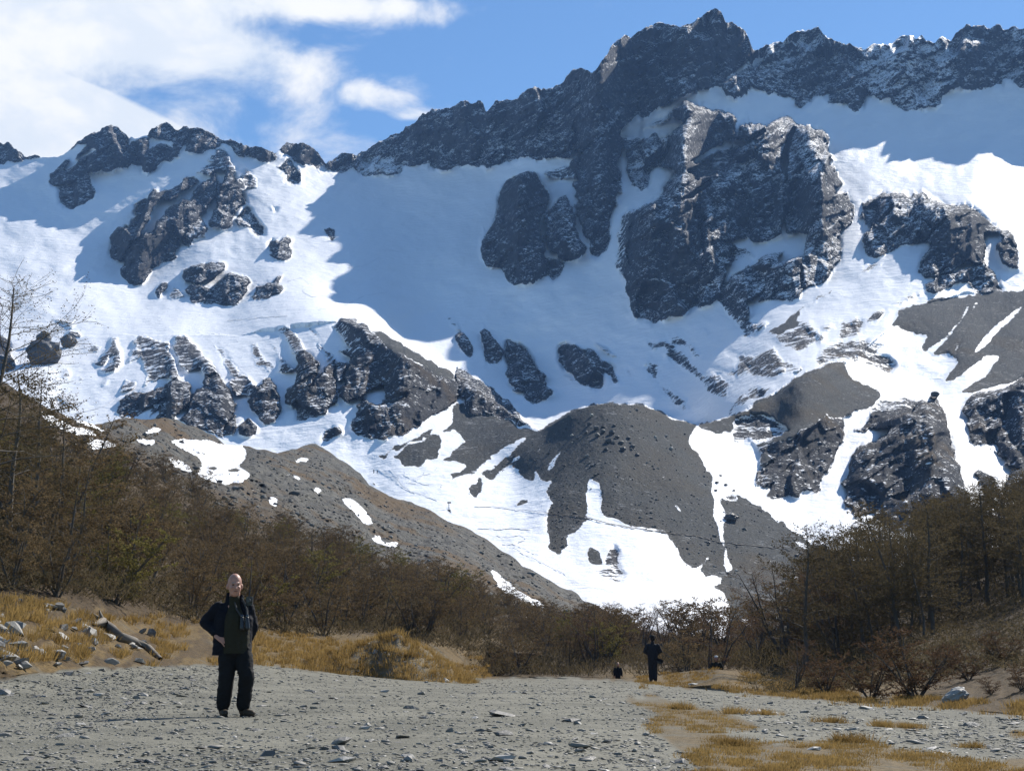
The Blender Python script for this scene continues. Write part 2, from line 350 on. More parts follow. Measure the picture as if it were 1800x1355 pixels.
 ('r', .34, .45, 'M', '1375,830 1440,770 1700,720 1793,640 2600,620 2600,1130 1793,1130 1720,1150 1700,1130 1640,1160 1560,1090 1540,1120 1440,1130 1420,1040 1390,960 1380,890'),
 ('r', .25, .5, 'N', '1530,500 1640,530 1660,500 1793,500 2600,500 2600,650 1793,650 1660,640 1680,580'),
 ('r', .25, .5, 'N', '1440,680 1470,655 1600,720 1590,750 1520,770'),
 ('r', .2, .5, 'N', '1510,790 1560,760 1610,790 1610,850 1520,850'),
 ('r', .25, .5, 'N', '1650,780 1700,690 1793,650 2600,650 2600,880 1793,880 1680,850'),
 ('p', .4, 0, 'N', '1440,600 1460,585 1530,565 1560,610 1500,615'),
 # hill left of the two gullies
 ('s', .2, .15, 'L', '510,835 640,785 800,740 960,645 1090,555 1180,495 1380,418 1560,372 1540,420 1580,510 1700,540 1793,600 1793,660 1700,710 1580,745 1510,780 1520,870 1500,960 1450,1060 1430,1170 1370,1210 1360,1280 1310,1300 1270,1290 1220,1340 1100,1340 1040,1355 960,1340 1050,1240 920,1270 920,1220 945,1130 1080,1080 975,1100 940,1090 960,1000 920,970 860,930 750,960 740,880 700,850 640,880 550,860'),
 ('r', .28, .4, 'L', '940,1000 1060,960 1200,900 1330,820 1420,755 1515,785 1520,870 1500,960 1450,1060 1430,1170 1370,1210 1360,1280 1310,1300 1270,1290 1220,1340 1100,1340 1040,1355 960,1340 1050,1240 920,1270 920,1220 945,1130 1080,1080'),
 ('p', .5, 0, 'L', '740,800 960,740 1150,860 1000,940 750,960'),
 ('r', .27, .5, 'N', '530,760 570,650 610,540 620,500 720,460 830,430 870,350 700,380 620,400 610,370 650,370 720,290 700,240 780,170 900,160 1010,180 1060,175 1180,170 1230,240 1250,330 1270,450 1300,600 1340,640 1370,790 1420,880 1500,1100 900,1100 760,990 740,930 700,970 600,990 570,920 525,890 540,830'),
 ('p', .5, 0, 'N', '700,240 780,165 1060,170 1010,250 860,300'),
 ('w', 0, 0, 'N', '860,850 940,820 990,800 970,860 920,880'),
 ('r', .3, .4, 'N', '570,1080 600,1020 650,1010 660,1060 600,1090'),
 ('r', .3, .4, 'N', '660,1030 740,1000 760,1020 700,1050'),
 ('r', .3, .4, 'N', '590,1110 640,1120 680,1200 620,1180'),
 ('r', .2, .3, 'M', '1130,790 1160,755 1195,760 1175,795'),
 # central scree dome
 ('s', .15, 0, 'X', 'DOME'),
 ('s', .15, 0, 'P', '1040,400 1130,330 1200,370 1300,430 1450,520 1600,620 1793,740 2400,1000 2400,1500 1000,1500 1130,1290 1130,1130 1090,1050 1010,1020 1070,940 1110,910 1140,880 1095,730 1075,640 1100,480'),
 ('w', 0, 0, 'P', '120,500 130,430 122,400 138,228 220,290 232,380 218,440 242,498 385,555 260,552 130,522 60,500'),
 ('w', 0, 0, 'P', '1000,330 1040,400 1060,430 1090,450 1085,540 1082,640 1062,690 1050,640 1035,540 1028,430'),
 ('w', 0, 0, 'P', '1085,730 1105,730 1115,800 1142,880 1110,915 1085,850'),
 ('w', 0, 0, 'K', '838,1160 850,1100 900,1030 972,965 905,1080 860,1150'),
 ('w', 0, 0, 'K', '742,1040 812,950 795,1000'),
 ('w', 0, 0, 'K', '658,1110 700,1068 716,1080 680,1112'),
 ('w', 0, 0, 'K', '530,1150 600,1070 680,985 645,1060 570,1140'),
 ('w', 0, 0, 'P', '595,168 640,200 735,285 650,235'),
 ('w', 0, 0, 'P', '718,408 762,428 808,492 768,472'),
 ('w', 0, 0, 'P', '380,553 550,586 910,634 910,643 550,604'),
 ('w', 0, 0, 'P', '1060,679 1222,688 1222,698 1060,690'),
 ('w', 0, 0, 'P', '1560,650 1640,690 1700,750 1793,810 1793,826 1690,770 1600,710'),
 ('w', 0, 0, 'P', '1570,915 1600,920 1630,1000 1670,1040 1640,1055 1600,1010'),
 ('w', 0, 0, 'P', '900,880 960,790 995,785 930,870'),
 ('w', 0, 0, 'P', '1400,1260 1440,1200 1560,1110 1620,1100 1500,1190'),
 ('w', 0, 0, 'P', '1180,1240 1250,1215 1330,1240 1260,1290'),
 ('p', .3, 0, 'P', '1020,350 1160,350 1190,400 1090,390'),
 ('s', .15, 0, 'P', '125,770 150,720 220,760 235,850 190,850 140,820'),
 ('p', .3, 0, 'P', '240,800 320,700 380,780 340,850 390,910 350,975 280,950 150,910 140,870 230,880'),
 ('s', .15, 0, 'O', '1020,430 1050,395 1110,385 1110,410 1040,450'),
 ('r', .1, .2, 'O', '528,470 560,452 580,475 540,485'),
 ('p', .3, 0, 'O', '630,490 720,485 710,512'),
 ('s', .1, 0, 'O', '690,225 715,198 745,198 710,225'),
 ('s', .1, 0, 'O', '10,272 30,270 60,300 30,295'),
 # step of cliffs and fans on the left of the valley
 ('s', .2, 0, 'K', '95,1090 160,1030 270,930 230,870 180,850 90,880 180,810 190,690 240,650 300,740 400,740 480,760 600,800 700,850 800,870 745,915 640,930 560,970 500,1030 400,1090 300,1150 160,1220 80,1275 90,1250 210,1150 280,1130 250,1110 180,1080 140,1085'),
 ('w', 0, 0, 'K', '165,1075 225,990 200,1050'),
 ('s', .2, 0, 'J', '1160,1060 1260,980 1400,900 1500,890 1500,950 1470,1040 1380,1110 1290,1100 1220,1115 1220,1075'),
 ('w', 0, 0, 'J', '1370,1100 1410,1040 1425,1045 1395,1095'),
 ('s', .2, 0, 'J', '1000,1035 1090,1030 1200,970 1330,890 1500,805 1460,850 1300,940 1180,1010 1100,1060'),
 ('r', .32, .5, 'J', '740,140 790,90 870,95 960,130 1100,200 1230,270 1350,350 1480,410 1590,480 1615,560 1620,620 1560,690 1450,750 1330,830 1220,890 1150,900 1080,925 1050,900 970,925 950,890 910,910 880,850 870,800 910,770 915,690 980,645 1030,680 1090,670 1115,630 1100,560 1050,540 1000,580 920,620 840,670 800,640 790,590 830,480 870,370 830,350 790,310 850,290 800,200'),
 ('p', .4, .2, 'J', '735,140 800,95 960,230 1000,320 850,360 790,310 850,290 795,200'),
 ('r', .05, .6, 'J', '1160,890 1230,780 1330,700 1450,600 1560,560 1620,600 1560,690 1450,750 1330,830 1220,890'),
 ('s', .2, .2, 'J', '960,120 1100,190 1230,260 1350,345 1480,405 1600,480 1590,520 1440,470 1280,380 1100,280'),
 ('r', .35, .5, 'K', '210,420 260,435 370,515 500,625 600,705 700,805 790,868 600,800 480,760 400,740 300,755 270,700 240,640 235,590 215,540 215,470'),
 ('r', .35, .5, 'J', '480,800 490,740 470,680 430,670 420,600 470,530 480,440 490,400 480,340 430,270 360,160 400,130 440,130 480,190 530,280 580,330 650,400 620,470 560,590 620,520 700,400 750,380 760,470 745,530 770,600 760,670 720,680 680,740 630,780 560,800 490,790'),
 ('p', .4, .1, 'J', '350,155 440,125 530,280 480,340 430,270'),
 ('p', .5, .2, 'J', '765,385 830,385 810,500 770,520'),
 ('p', .4, .1, 'J', '540,125 590,130 630,190 650,240 680,300 745,350 700,365 660,310 640,230 600,180'),
 ('p', .4, .1, 'J', '150,280 200,265 240,320 290,380 330,440 300,450 260,400 200,410 190,370 220,360'),
 ('p', .4, .1, 'J', '290,265 320,265 360,320 410,410 470,430 340,465 370,400 350,330'),
 ('r', .35, .5, 'J', '140,670 180,630 230,570 250,500 290,495 330,560 370,620 375,680 350,750 320,790 270,805 180,730'),
 ('p', .4, .2, 'J', '30,540 110,510 140,560 240,560 150,620 80,610'),
 ('r', .2, .5, 'J', '75,890 80,830 150,780 200,830 205,870 160,905'),
 ('r', .3, .5, 'J', '650,940 690,860 780,820 800,875 750,910 700,940'),
 ('r', .2, .6, 'I', '-200,200 40,200 80,280 100,370 90,450 -200,460'),
 ('p', .3, .2, 'I', '385,90 430,85 480,105 520,85 500,150 470,120'),
 ('r', .3, .5, 'I', '470,190 490,160 550,180 565,205 510,212'),
 ('p', .4, .3, 'I', '430,490 465,420 500,460 480,508'),
 ('p', .4, .3, 'I', '530,500 570,475 585,525'),
 ('p', .4, .3, 'I', '385,695 410,640 465,680 440,710'),
 ('p', .4, .2, 'I', '705,560 760,490 745,550'),
 ('p', .4, .2, 'I', '580,640 605,595 610,640'),
 ('p', .4, .15, 'I', '650,400 700,340 750,300 770,220 810,230 840,290 845,400 800,450 720,480 680,450 760,400 790,330 720,400'),
 ('p', .4, .15, 'I', '600,330 640,265 700,270 690,310'),
 ('p', .35, .15, 'I', '870,400 920,330 930,240 980,215 1060,215 1170,240 1180,310 1240,450 1240,500 1150,500 1020,540 1030,470 1000,400 990,340 900,390'),
 ('p', .35, .15, 'I', '1210,290 1240,195 1330,205 1390,280 1440,360 1500,420 1500,450 1430,460 1400,420 1320,455 1260,400'),
 ('p', .35, .15, 'I', '1490,255 1550,290 1600,360 1660,440 1670,480 1600,470 1570,400'),
 ('p', .4, .2, 'I', '840,590 880,505 950,530 930,570'),
 ('r', .3, .5, 'I', '800,740 860,640 940,600 1070,600 1140,560 1240,505 1310,530 1355,590 1330,670 1260,730 1200,790 1100,800 1130,680 1040,790 1070,690 920,800 900,760 850,800'),
 ('r', .35, .5, 'I', '1260,790 1330,720 1360,600 1440,560 1440,480 1520,465 1580,540 1650,650 1650,720 1590,780 1560,900 1450,870 1330,840'),
 ('p', .35, .2, 'I', '1600,500 1700,480 1793,540 1793,640 1720,640 1650,590'),
 ('r', .3, .5, 'I', '1560,890 1600,800 1650,750 1640,890'),
 # bands in the shaded bowl
 ('r', .35, .5, 'K', '205,190 250,180 290,220 320,290 330,340 290,360 240,300 215,240'),
 ('p', .5, .1, 'K', '115,30 180,80 240,160 210,170 150,100'),
 ('r', .35, .5, 'K', '360,175 395,150 460,210 520,300 520,365 450,390 400,370 410,300 390,230'),
 ('r', .35, .5, 'K', '560,480 570,400 555,280 570,230 600,235 690,310 760,400 800,450 840,530 880,600 830,650 760,675 700,655 680,620 700,600 620,610 600,600 680,520 745,500 640,560 600,560 580,550 600,470'),
 ('r', .38, .5, 'K', '920,300 960,260 1030,270 1090,320 1130,290 1200,330 1260,390 1330,500 1330,550 1290,510 1210,410 1250,500 1250,585 1170,570 1060,530 980,440 930,380'),
 ('p', .5, .1, 'K', '1000,245 1100,290 1160,335 1060,275'),
 ('p', .5, .1, 'K', '1170,245 1250,280 1350,360 1240,305'),
 ('p', .45, .1, 'K', '955,460 1050,520 1010,530 970,490'),
 ('p', .4, .12, 'L', '120,260 150,225 350,265 400,330 500,420 560,480 640,470 740,550 700,630 620,610 540,540 420,450 320,370 280,300 200,300'),
 ('p', .6, .05, 'L', '260,205 360,215 460,260 540,390 620,460 560,420 420,290'),
 ('p', .6, .05, 'L', '90,380 230,420 230,520 330,600 430,660 440,720 330,690 250,570 180,480'),
 ('p', .6, .05, 'L', '0,430 40,440 60,490 20,480'),
 ('p', .35, .1, 'L', '680,280 800,330 900,330 1040,270 1110,370 1240,440 1150,470 1000,490 850,480 640,470 800,420 800,370'),
 ('p', .3, .05, 'L', '680,750 780,640 860,560 1030,540 960,640 820,690 720,760'),
 ('p', .4, .05, 'L', '1050,200 1280,100 1400,200 1290,290 1100,280'),
]
BUTT = (PT('E', '430,1160 500,1060 510,960 570,900 620,830 540,810 540,780 600,710 700,750 780,760 880,790 960,810 965,900 960,950 1030,890 1130,865 1190,880 1290,825 1350,830 1375,870 1400,875 1500,885 1510,920 1590,925 1620,960 1620,1050 1645,1100 1635,1150 1720,1290 1640,1300 1640,1355')
  + PT('G', '1250,150 1290,175 1350,175 1390,250 1390,360 1350,390 1310,360 1300,260 1310,440 1290,460 1305,640 1230,690 1220,740 1150,800 1060,820 1030,850 1025,900 930,920 830,900 730,910 780,830 670,900 650,960 660,1010 570,1020 540,970 460,910 460,870 420,920 320,970 280,930 230,980 200,1010 160,1020 110,1020 20,1070')
  + PT('D', '1370,1150 1250,1110 1250,1060 1230,990 1200,900 1200,800 1220,700 1230,540 1250,420 1300,350 1400,330 1460,270 1500,180 1560,70'))
DOME = (PT('K', '280,1290 400,1170 560,1040 700,935 800,862 850,826 900,790 1000,735 1110,695 1200,672 1270,670 1400,678 1500,683 1620,722 1720,782 1793,798')
  + PT('L', '500,830 440,920 480,1000 520,1080 590,1180 600,1300 610,1355') + PT('P', '1030,540 1075,640 1060,690 1095,720 1085,830 1110,910 1060,930 950,935 920,900 900,880 800,850 790,800 740,720 700,650 550,600 390,560')
  + PT('O', '1510,540 1440,590 1380,640 1390,730 1320,770 1250,730 1260,650 1230,560 1230,470 1290,410 1220,360') + PT('K', '870,1340 830,1290 900,1200 860,1210 800,1200 760,1150 740,1210 680,1200 650,1150 600,1130 540,1150 440,1210 400,1200 400,1270 320,1350'))
NAMED = dict(BUTT=BUTT, DOME=DOME)
# crest of the nearer ground (moraine and wooded hillsides) that hides the foot of the mountain
NEAR_CREST = line(PT('X', '-900,560 -300,640 0,668') + PT('I', '180,620 330,700 500,770 640,810 700,820 790,800 880,775 1000,790 1140,780 1240,790 1310,830 1420,850 1560,950 1640,965 1720,965')
  + PT('J', '120,965 220,990 350,1030 470,995 570,965 620,960 700,1010 830,1090 930,1160 990,1250 1070,1290 1150,1330')
  + PT('O', '180,385 290,410 400,460 520,530 640,570 800,660 950,760 1100,870 1300,980 1450,1050 1500,1090 1600,1130 1680,1190')
  + PT('X', '1120,1104 1200,1122 1300,1130 1380,1115 1440,1085 1500,1050 1560,1015 1650,985 1800,955 2100,900 2700,860'))
V_CREST = line(PT('X', '-900,600 0,600 150,590 300,588 420,588 500,580 600,564 640,570 700,600 750,625 800,655 850,690 900,728 951,757 1000,726 1028,715 1051,710 1070,709 1127,712 1157,722 1181,737 1200,740 1226,749 1260,738 1300,727 1341,703 1373,680 1396,665 1446,645 1490,635 1510,625 1570,570 1626,533 1696,518 1800,508 2100,500 2700,480'))
M_PTS = '''-700,300,1750 -300,300,1800 0,300,1800 60,285,1820 100,450,1440 0,420,1500 0,560,1180 -300,560,1180 150,592,1080 200,560,1160 190,240,1780 300,300,1680 400,260,1700 330,420,1460 250,520,1290 400,560,1130 300,590,1040 420,590,1010
500,340,1620 540,260,1760 600,285,1800 700,300,1780 620,450,1420 740,570,1260 600,564,960 600,540,1130 850,310,1680 950,285,1620 820,480,1390 950,540,1290 800,560,1280 900,640,1190 700,598,1130 800,650,1090 850,686,1050 900,722,1040 1000,620,1200 950,735,1030 1150,600,1140 1100,690,1050 1230,742,890
1050,450,1360 1080,250,1620 720,210,1800 850,180,1760 1000,150,1700 1080,75,1690 1260,20,1650 1200,140,1610 1320,95,1700 1300,160,1620 1440,50,1740 1500,180,1640 1700,180,1650 1800,140,1680 1800,50,1760 1600,65,1750 2200,50,1760 2200,280,1480
1480,290,1440 1800,285,1480 1640,285,1470 1800,420,1120 1700,350,1270 1510,420,1180 1500,480,1090 1400,560,980 1640,500,1020 1300,640,930 1300,725,760 1400,662,760 1490,630,810 1570,565,920 1696,514,1000 1800,504,1010 2200,495,1010
1250,200,1580 1400,230,1555 1150,430,1290 1250,560,1130'''
V_PTS = '''-700,600,1080 -700,700,840 0,600,1090 50,660,930 100,690,880 150,592,1080 200,700,840 300,590,1040 300,720,760 420,590,1010 420,760,690 550,790,620 500,582,980 600,565,950 600,740,660 655,830,575 700,740,645 700,602,860 700,850,540 800,657,790 760,780,610
850,692,740 900,730,670 951,757,606 850,800,590 900,780,598 800,880,500 900,920,455 1000,960,415 1100,1030,350 1060,1090,300 1200,1060,325 1100,1150,270
1090,711,575 1000,727,588 1180,737,600 1226,749,620 900,830,560 950,800,556 1100,800,515 1200,850,510 1100,900,455 980,880,470 1250,880,500 1300,950,450 1250,1000,400 1400,1000,430 1480,965,450 1400,1080,350 1300,1090,320 1350,870,540 1280,780,620
1341,703,690 1490,636,800 1400,760,650 1500,800,620 1480,900,520 1430,950,475 1560,700,740 1550,900,520 1650,760,660 1700,870,545 1640,690,770 1800,700,760 1800,860,580 1570,570,910 1696,518,1000 1800,508,1000 1700,600,870 1800,600,880 1560,640,830 2200,500,1000 2200,860,600 1700,980,440 2200,980,460'''
def triples(s): return [tuple(float(q) for q in p.split(',')) for p in s.split()]
# ------------------------------------------------------------------ materials of the terrain
def terrain_material(name, attr='mask', near=False):
    m_, t, b = principled(name)
    geo = t.new('ShaderNodeNewGeometry'); P = geo.outputs['Position']
    ca = t.new('ShaderNodeAttribute', attribute_name=attr)
    sp = t.new('ShaderNodeSeparateColor'); t.l.new(ca.outputs['Color'], sp.inputs[0])
    R, G, B = sp.outputs[0], sp.outputs[1], sp.outputs[2]; Wm = ca.outputs['Alpha']
    nz = t.new('ShaderNodeSeparateXYZ'); t.l.new(geo.outputs['Normal'], nz.inputs[0])
    tilt = t.new('ShaderNodeMapping', i_Vector=P, i_Rotation=(0.0, math.radians(33), 0.0), i_Scale=(1.0, 1.0, 2.6)).outputs[0]
    nA = t.noise(tilt, 0.085, 4, 0.62, 0.3)
    nB = t.noise(tilt, 0.42, 4, 0.66, 0.1)
    nC = t.noise(P, 0.03, 3, 0.55)
    # ragged edge of rock and scree
    e1 = t.m('MULTIPLY', t.m('SUBTRACT', nA, 0.5), 1.15); e2 = t.m('MULTIPLY', t.m('SUBTRACT', nB, 0.5), 0.75)
    nn = t.m('ADD', e1, e2)
    rock = t.ss(t.m('ADD', R, nn), 0.46, 0.56)
    scr = t.ss(t.m('ADD', G, t.m('MULTIPLY', nn, 0.8)), 0.44, 0.56)
    # snow lying on ledges of the rock
    led = t.m('ADD', t.m('MULTIPLY', nz.outputs[2], 0.30), t.m('ADD', t.m('MULTIPLY', t.m('SUBTRACT', nB, 0.5), 1.9), t.m('MULTIPLY', t.m('SUBTRACT', nA, 0.5), 1.1)))
    dust = t.ss(led, t.m('SUBTRACT', 0.62, t.m('MULTIPLY', B, 0.8)), t.m('SUBTRACT', 0.76, t.m('MULTIPLY', B, 0.8)))
    dust = t.m('MULTIPLY', dust, t.m('SUBTRACT', 1.0, t.m('MULTIPLY', scr, 0.85)))
    # colours
    nD = t.noise(P, 0.9, 3, 0.7); nE = t.noise(P, 3.5, 1, 0.7)
    rcol = t.mix(t.ss(nA, 0.3, 0.72), C4(0.022, 0.024, 0.029), C4(0.062, 0.062, 0.066))
    rcol = t.mix(t.m('MULTIPLY', t.ss(nB, 0.52, 0.75), 0.5), rcol, C4(0.105, 0.103, 0.10))
    rcol = t.mix(t.m('MULTIPLY', t.ss(nC, 0.5, 0.7), t.m('MULTIPLY', Wm, 0.55)), rcol, C4(0.16, 0.105, 0.05))
    scol = t.mix(t.ss(nD, 0.25, 0.75), C4(0.032, 0.035, 0.036), C4(0.080, 0.081, 0.077))
    scol = t.mix(t.m('MULTIPLY', t.ss(nE, 0.6, 0.8), 0.65), scol, C4(0.18, 0.178, 0.165))
    scol = t.mix(t.m('MULTIPLY', t.ss(nC, 0.42, 0.66), t.m('MULTIPLY', Wm, 0.45)), scol, C4(0.075, 0.050, 0.022))
    snow = t.mix(t.m('MULTIPLY', t.ss(nC, 0.55, 0.8), 0.35), C4(0.90, 0.905, 0.92), C4(0.80, 0.80, 0.79))
    bare = t.m('MULTIPLY', t.m('MAXIMUM', rock, scr), t.m('SUBTRACT', 1.0, dust))
    col = t.mix(scr, rcol, scol)
    col = t.mix(bare, snow, col)
    t.put(b.inputs['Base Color'], col)
    t.put(b.inputs['Roughness'], t.m('ADD', 0.55, t.m('MULTIPLY', bare, 0.35)))
    b.inputs['Specular IOR Level'].default_value = 0.06
    # relief finer than the mesh
    h = t.m('ADD', t.m('MULTIPLY', nB, t.m('MULTIPLY', rock, 1.5)), t.m('ADD', t.m('MULTIPLY', nD, t.m('ADD', 0.26, t.m('MULTIPLY', scr, 0.7))), t.m('MULTIPLY', nA, t.m('MULTIPLY', t.m('SUBTRACT', 1.0, bare), 1.6))))
    bp = t.new('ShaderNodeBump', i_Height=h, i_Distance=1.0, i_Strength=0.75)
    t.l.new(bp.outputs[0], b.inputs['Normal'])
    return m_
MT_MOUNTAIN = terrain_material('snow_rock_scree')

# ------------------------------------------------------------------ mountain
def build_mountain():
    us = np.concatenate([np.arange(-760, -60, 14.0), np.arange(-60, 1860, 1.6), np.arange(1860, 2560, 14.0)])
    NR = 600
    vt = np.interp(us, [p[0] for p in SKY_PTS], [p[1] for p in SKY_PTS])
    jag = (ridged(us / 26.0, us * 0 + 3.1, 4, 5, 0.5) - 0.6) * 13 + (fbm(us / 4.0, us * 0 + 1.7, 2, 8) - .5) * 4
    snowy = np.exp(-((us - 85) / 22) ** 2) + np.exp(-((us - 243) / 9) ** 2)
    vt = vt - jag * (1 - np.clip(snowy, 0, 1))
    vb = np.maximum(NEAR_CREST(us) + 30, V_CREST(us) + 60)
    t = np.linspace(0, 1, NR)[:, None]
    V = vb[None] + (vt - vb)[None] * t; U = np.broadcast_to(us[None], V.shape).copy()
    vc = V_CREST(us) + (fbm(us / 20.0, us * 0, 3, 9) - 0.5) * 5
    DM = TPS(triples(M_PTS))(U, V); DV = TPS(triples(V_PTS))(U, V)
    low = V > vc[None]
    D = np.where(low, DV, DM)
    D = np.clip(D, 230, 2100)
    D = np.maximum.accumulate(D, axis=0)
    # paint masks with a slightly wandering outline
    wu = U + (fbm(U / 16.0, V / 16.0, 4, 21, .6) - .5) * 17; wv = V + (fbm(U / 16.0, V / 16.0, 4, 57, .6) - .5) * 17
    R = np.zeros(U.shape); G = np.zeros(U.shape); B = np.full(U.shape, .35); K = np.zeros(U.shape)
    for kind, dust, k, key, s in POLYS:
        P_ = s if isinstance(s, list) else (NAMED[s] if s in NAMED else PT(key, s))
        xs = [p[0] for p in P_]; ys = [p[1] for p in P_]
        c0, c1 = np.searchsorted(us, [min(xs) - 12, max(xs) + 12])
        if c1 <= c0: continue
        r_any = np.where(((V[:, c0:c1] > min(ys) - 12) & (V[:, c0:c1] < max(ys) + 12)).any(1))[0]
        if not len(r_any): continue
        r0, r1 = r_any[0], r_any[-1] + 1
        sl = (slice(r0, r1), slice(c0, c1))
        small = 0.35 if (max(xs) - min(xs)) * (max(ys) - min(ys)) < 1500 else 1.0
        if kind == 'w': small = 0.35
        m = inside(U[sl] + (wu[sl] - U[sl]) * small, V[sl] + (wv[sl] - V[sl]) * small, P_)
        if kind == 'w': R[sl][m] = 0; G[sl][m] = 0; K[sl][m] = 0
        elif kind == 's': G[sl][m] = 1; R[sl][m] = 0; B[sl][m] = dust; K[sl][m] = k
        elif kind == 'p': R[sl][m] = .60; B[sl][m] = dust * .15; K[sl][m] = k; G[sl][m] = 0
        else: R[sl][m] = 1; G[sl][m] = 0; B[sl][m] = dust; K[sl][m] = k
    Rb = blur(R, 1); Gb = blur(G, 1); Kb = blur(K, 2); Bb = blur(B, 6)
    # rock stands steeper than the snow it rises from: the gain in distance is held back while going up it
    dD = np.diff(D, axis=0, prepend=D[:1]); dV = -np.diff(V, axis=0, prepend=V[:1])
    jump = dD > 9 * np.maximum(dV, .2) + 20
    h = np.zeros(U.shape); cur = np.zeros(len(us))
    for i in range(1, NR):
        inc = np.where(jump[i], 0, dD[i]) * Kb[i]
        fall = np.where(Kb[i] > .08, 1.0, 0.80 ** dV[i])
        cur = np.minimum((cur + inc) * fall, 220); cur = np.where(jump[i], 0, cur); h[i] = cur
    h = box_blur(box_blur(h, 13, 1), 9, 1); h = box_blur(h, 4, 0)
    h = h * (K > .05)
    # the wall between a proud rock and the snow behind it is rock too
    hard = (h > 5) * R
    for ax in (0, 1):
        for sh in (-1, 1): R = np.maximum(R, np.roll(hard, sh, ax) * (h > -1))
    # couloirs: thin veins of snow along the dip of the strata
    al = U * .77 - V * .64; pe = U * .64 + V * .77
    vein = np.maximum(sstep(ridged((pe + 9 * fbm(U / 30., V / 30., 2, 14)) / 30., al / 150., 2, 141, .4), .88, .95), .8 * sstep(ridged((U + 14 * fbm(U / 40., V / 40., 2, 15)) / 27., V / 160., 2, 151, .4), .90, .96))
    R = np.where((R > .9) & (B > .25), R - .42 * vein * sstep(fbm(U / 55., V / 55., 2, 161), .40, .55), R)
    Rb = .55 * blur(R, 1) + .45 * blur(R, 3); G = np.where(R > .9, 0, G); Gb = .5 * blur(G, 1) + .5 * blur(G, 4)
    # broken relief of the rock, drawn along its dipping strata
    ca_, sa_ = math.cos(0.62), math.sin(0.62)
    p1 = (U * ca_ - V * sa_); p2 = (U * sa_ + V * ca_)
    sc_ = D / 1400.0
    wq = (fbm(U / 24, V / 24, 2, 3) - .5) * 14
    nz1 = facets((U + wq) / 40.0, V / 95.0, 31, .9) - .5
    nz2 = facets((p1 + wq) / 34.0, p2 / 15.0, 77, .9) - .5
    nz3 = facets((U + wq * .5) / 10.0, (V + wq) / 15.0, 91, .9) - .5
    nz4 = fbm(U / 3.2, V / 4.5, 2, 64) - .5
    rocky = blur(R, 2)
    rel = rocky * sc_ * (box_blur(box_blur(nz1, 2, 0), 2, 1) * 30 + box_blur(nz2, 1, 1) * 9 + nz3 * 4.0 + nz4 * 2.0)
    scree = Gb * D / 500.0 * ((fbm(U / 60., V / 60., 3, 5) - .5) * 7 + (fbm(U / 5., V / 5., 2, 8) - .5) * .9)
    snowrel = (1 - np.clip(rocky + Gb, 0, 1)) * sc_ * ((fbm(U / 70., V / 45., 3, 15) - .5) * 22 + (fbm(U / 14., V / 9., 2, 18) - .5) * 2.0)
    D2 = D - h - rel - scree - snowrel
    a, e = ray(U, V)
    Wm = sstep(V, 520, 640) * np.clip(sstep(U, 1250, 1400) + .45 * (V > vc[None]), 0, 1)
    mask = np.stack([Rb, Gb, Bb, Wm], -1)
    X, Y, Z = a * D2, D2, e * D2
    global MQ; MQ = (us, V, D2)
    # far side of the ridge
    n_b = 8
    bx, by, bz, bm = [], [], [], []
    for k in range(1, n_b + 1):
        g = 1 + .045 * k
        by.append(Y[-1] * g); bx.append(X[-1] * g); bz.append(Z[-1] - (Y[-1] * .045 * k) * .75); bm.append(mask[-1])
    X = np.vstack([X] + [q[None] for q in bx]); Y = np.vstack([Y] + [q[None] for q in by]); Z = np.vstack([Z] + [q[None] for q in bz])
    mask = np.concatenate([mask, np.stack(bm)], 0)
    o = grid_mesh('mountain', X, Y, Z, MT_MOUNTAIN, {'mask': mask})
    tag(o, kind='structure')
    return o
build_mountain()

def mountain_at(u, v, off=0.0):
    us, V, D2 = MQ
    c = int(np.clip(np.searchsorted(us, u), 1, len(us) - 1)); col = V[:, c]
    r = int(np.argmin(np.abs(col - v)))
    return at(u, v, float(D2[r, c]) + off)
# ------------------------------------------------------------------ near ground: gravel flat, grassy banks, wooded slopes, moraine
GRAVEL_TOP = line(PT('X', '-900,1205 -300,1198 0,1192 60,1183 150,1174 300,1167 460,1168 600,1182 800,1191 1000,1192 1100,1196 1200,1207 1300,1217 1500,1233 1650,1242 1800,1257 2500,1290'))
_DT = [(-900, 18), (-400, 19), (0, 22), (150, 27), (300, 35), (460, 44), (600, 51), (700, 57), (800, 64), (900, 78), (1000, 82), (1100, 74), (1200, 54), (1300, 45), (1500, 36), (1650, 31), (1800, 26), (2200, 20), (2500, 17)]
_gu = np.arange(-900, 2501, 10.0)
_dt = np.interp(_gu, [q[0] for q in _DT], [q[1] for q in _DT])
for _ in range(2): _dt = box_blur(_dt, 7, 0)
def D_top(u): return np.interp(u, _gu, _dt)
def _z0(u): return -.585 - .21 * np.clip((np.asarray(u, float) - 900) / 900, 0, 1.4)
def gravel_D(u, v):
    """the gravel flat: level towards the camera, lifting gently to its far edge"""
    vt = GRAVEL_TOP(u); v1 = 1258.0
    k0 = ray(u, 1420.)[1] / _z0(u); k1 = ray(u, v1)[1] / _z0(u); k2 = 1 / D_top(u)
    s0 = (k0 - k1) / (1420 - v1); s1 = (k1 - k2) / np.maximum(v1 - vt, 1); m1 = 2 * s0 * s1 / (s0 + s1)
    hi = k1 + s0 * (v - v1)
    L = np.maximum(v1 - vt, 1); t = np.clip((v - vt) / L, 0, 1)
    lo = (2 * t ** 3 - 3 * t ** 2 + 1) * k2 + (t ** 3 - 2 * t ** 2 + t) * L * s1 + (-2 * t ** 3 + 3 * t ** 2) * k1 + (t ** 3 - t ** 2) * L * m1
    return 1 / np.where(v > v1, hi, lo)
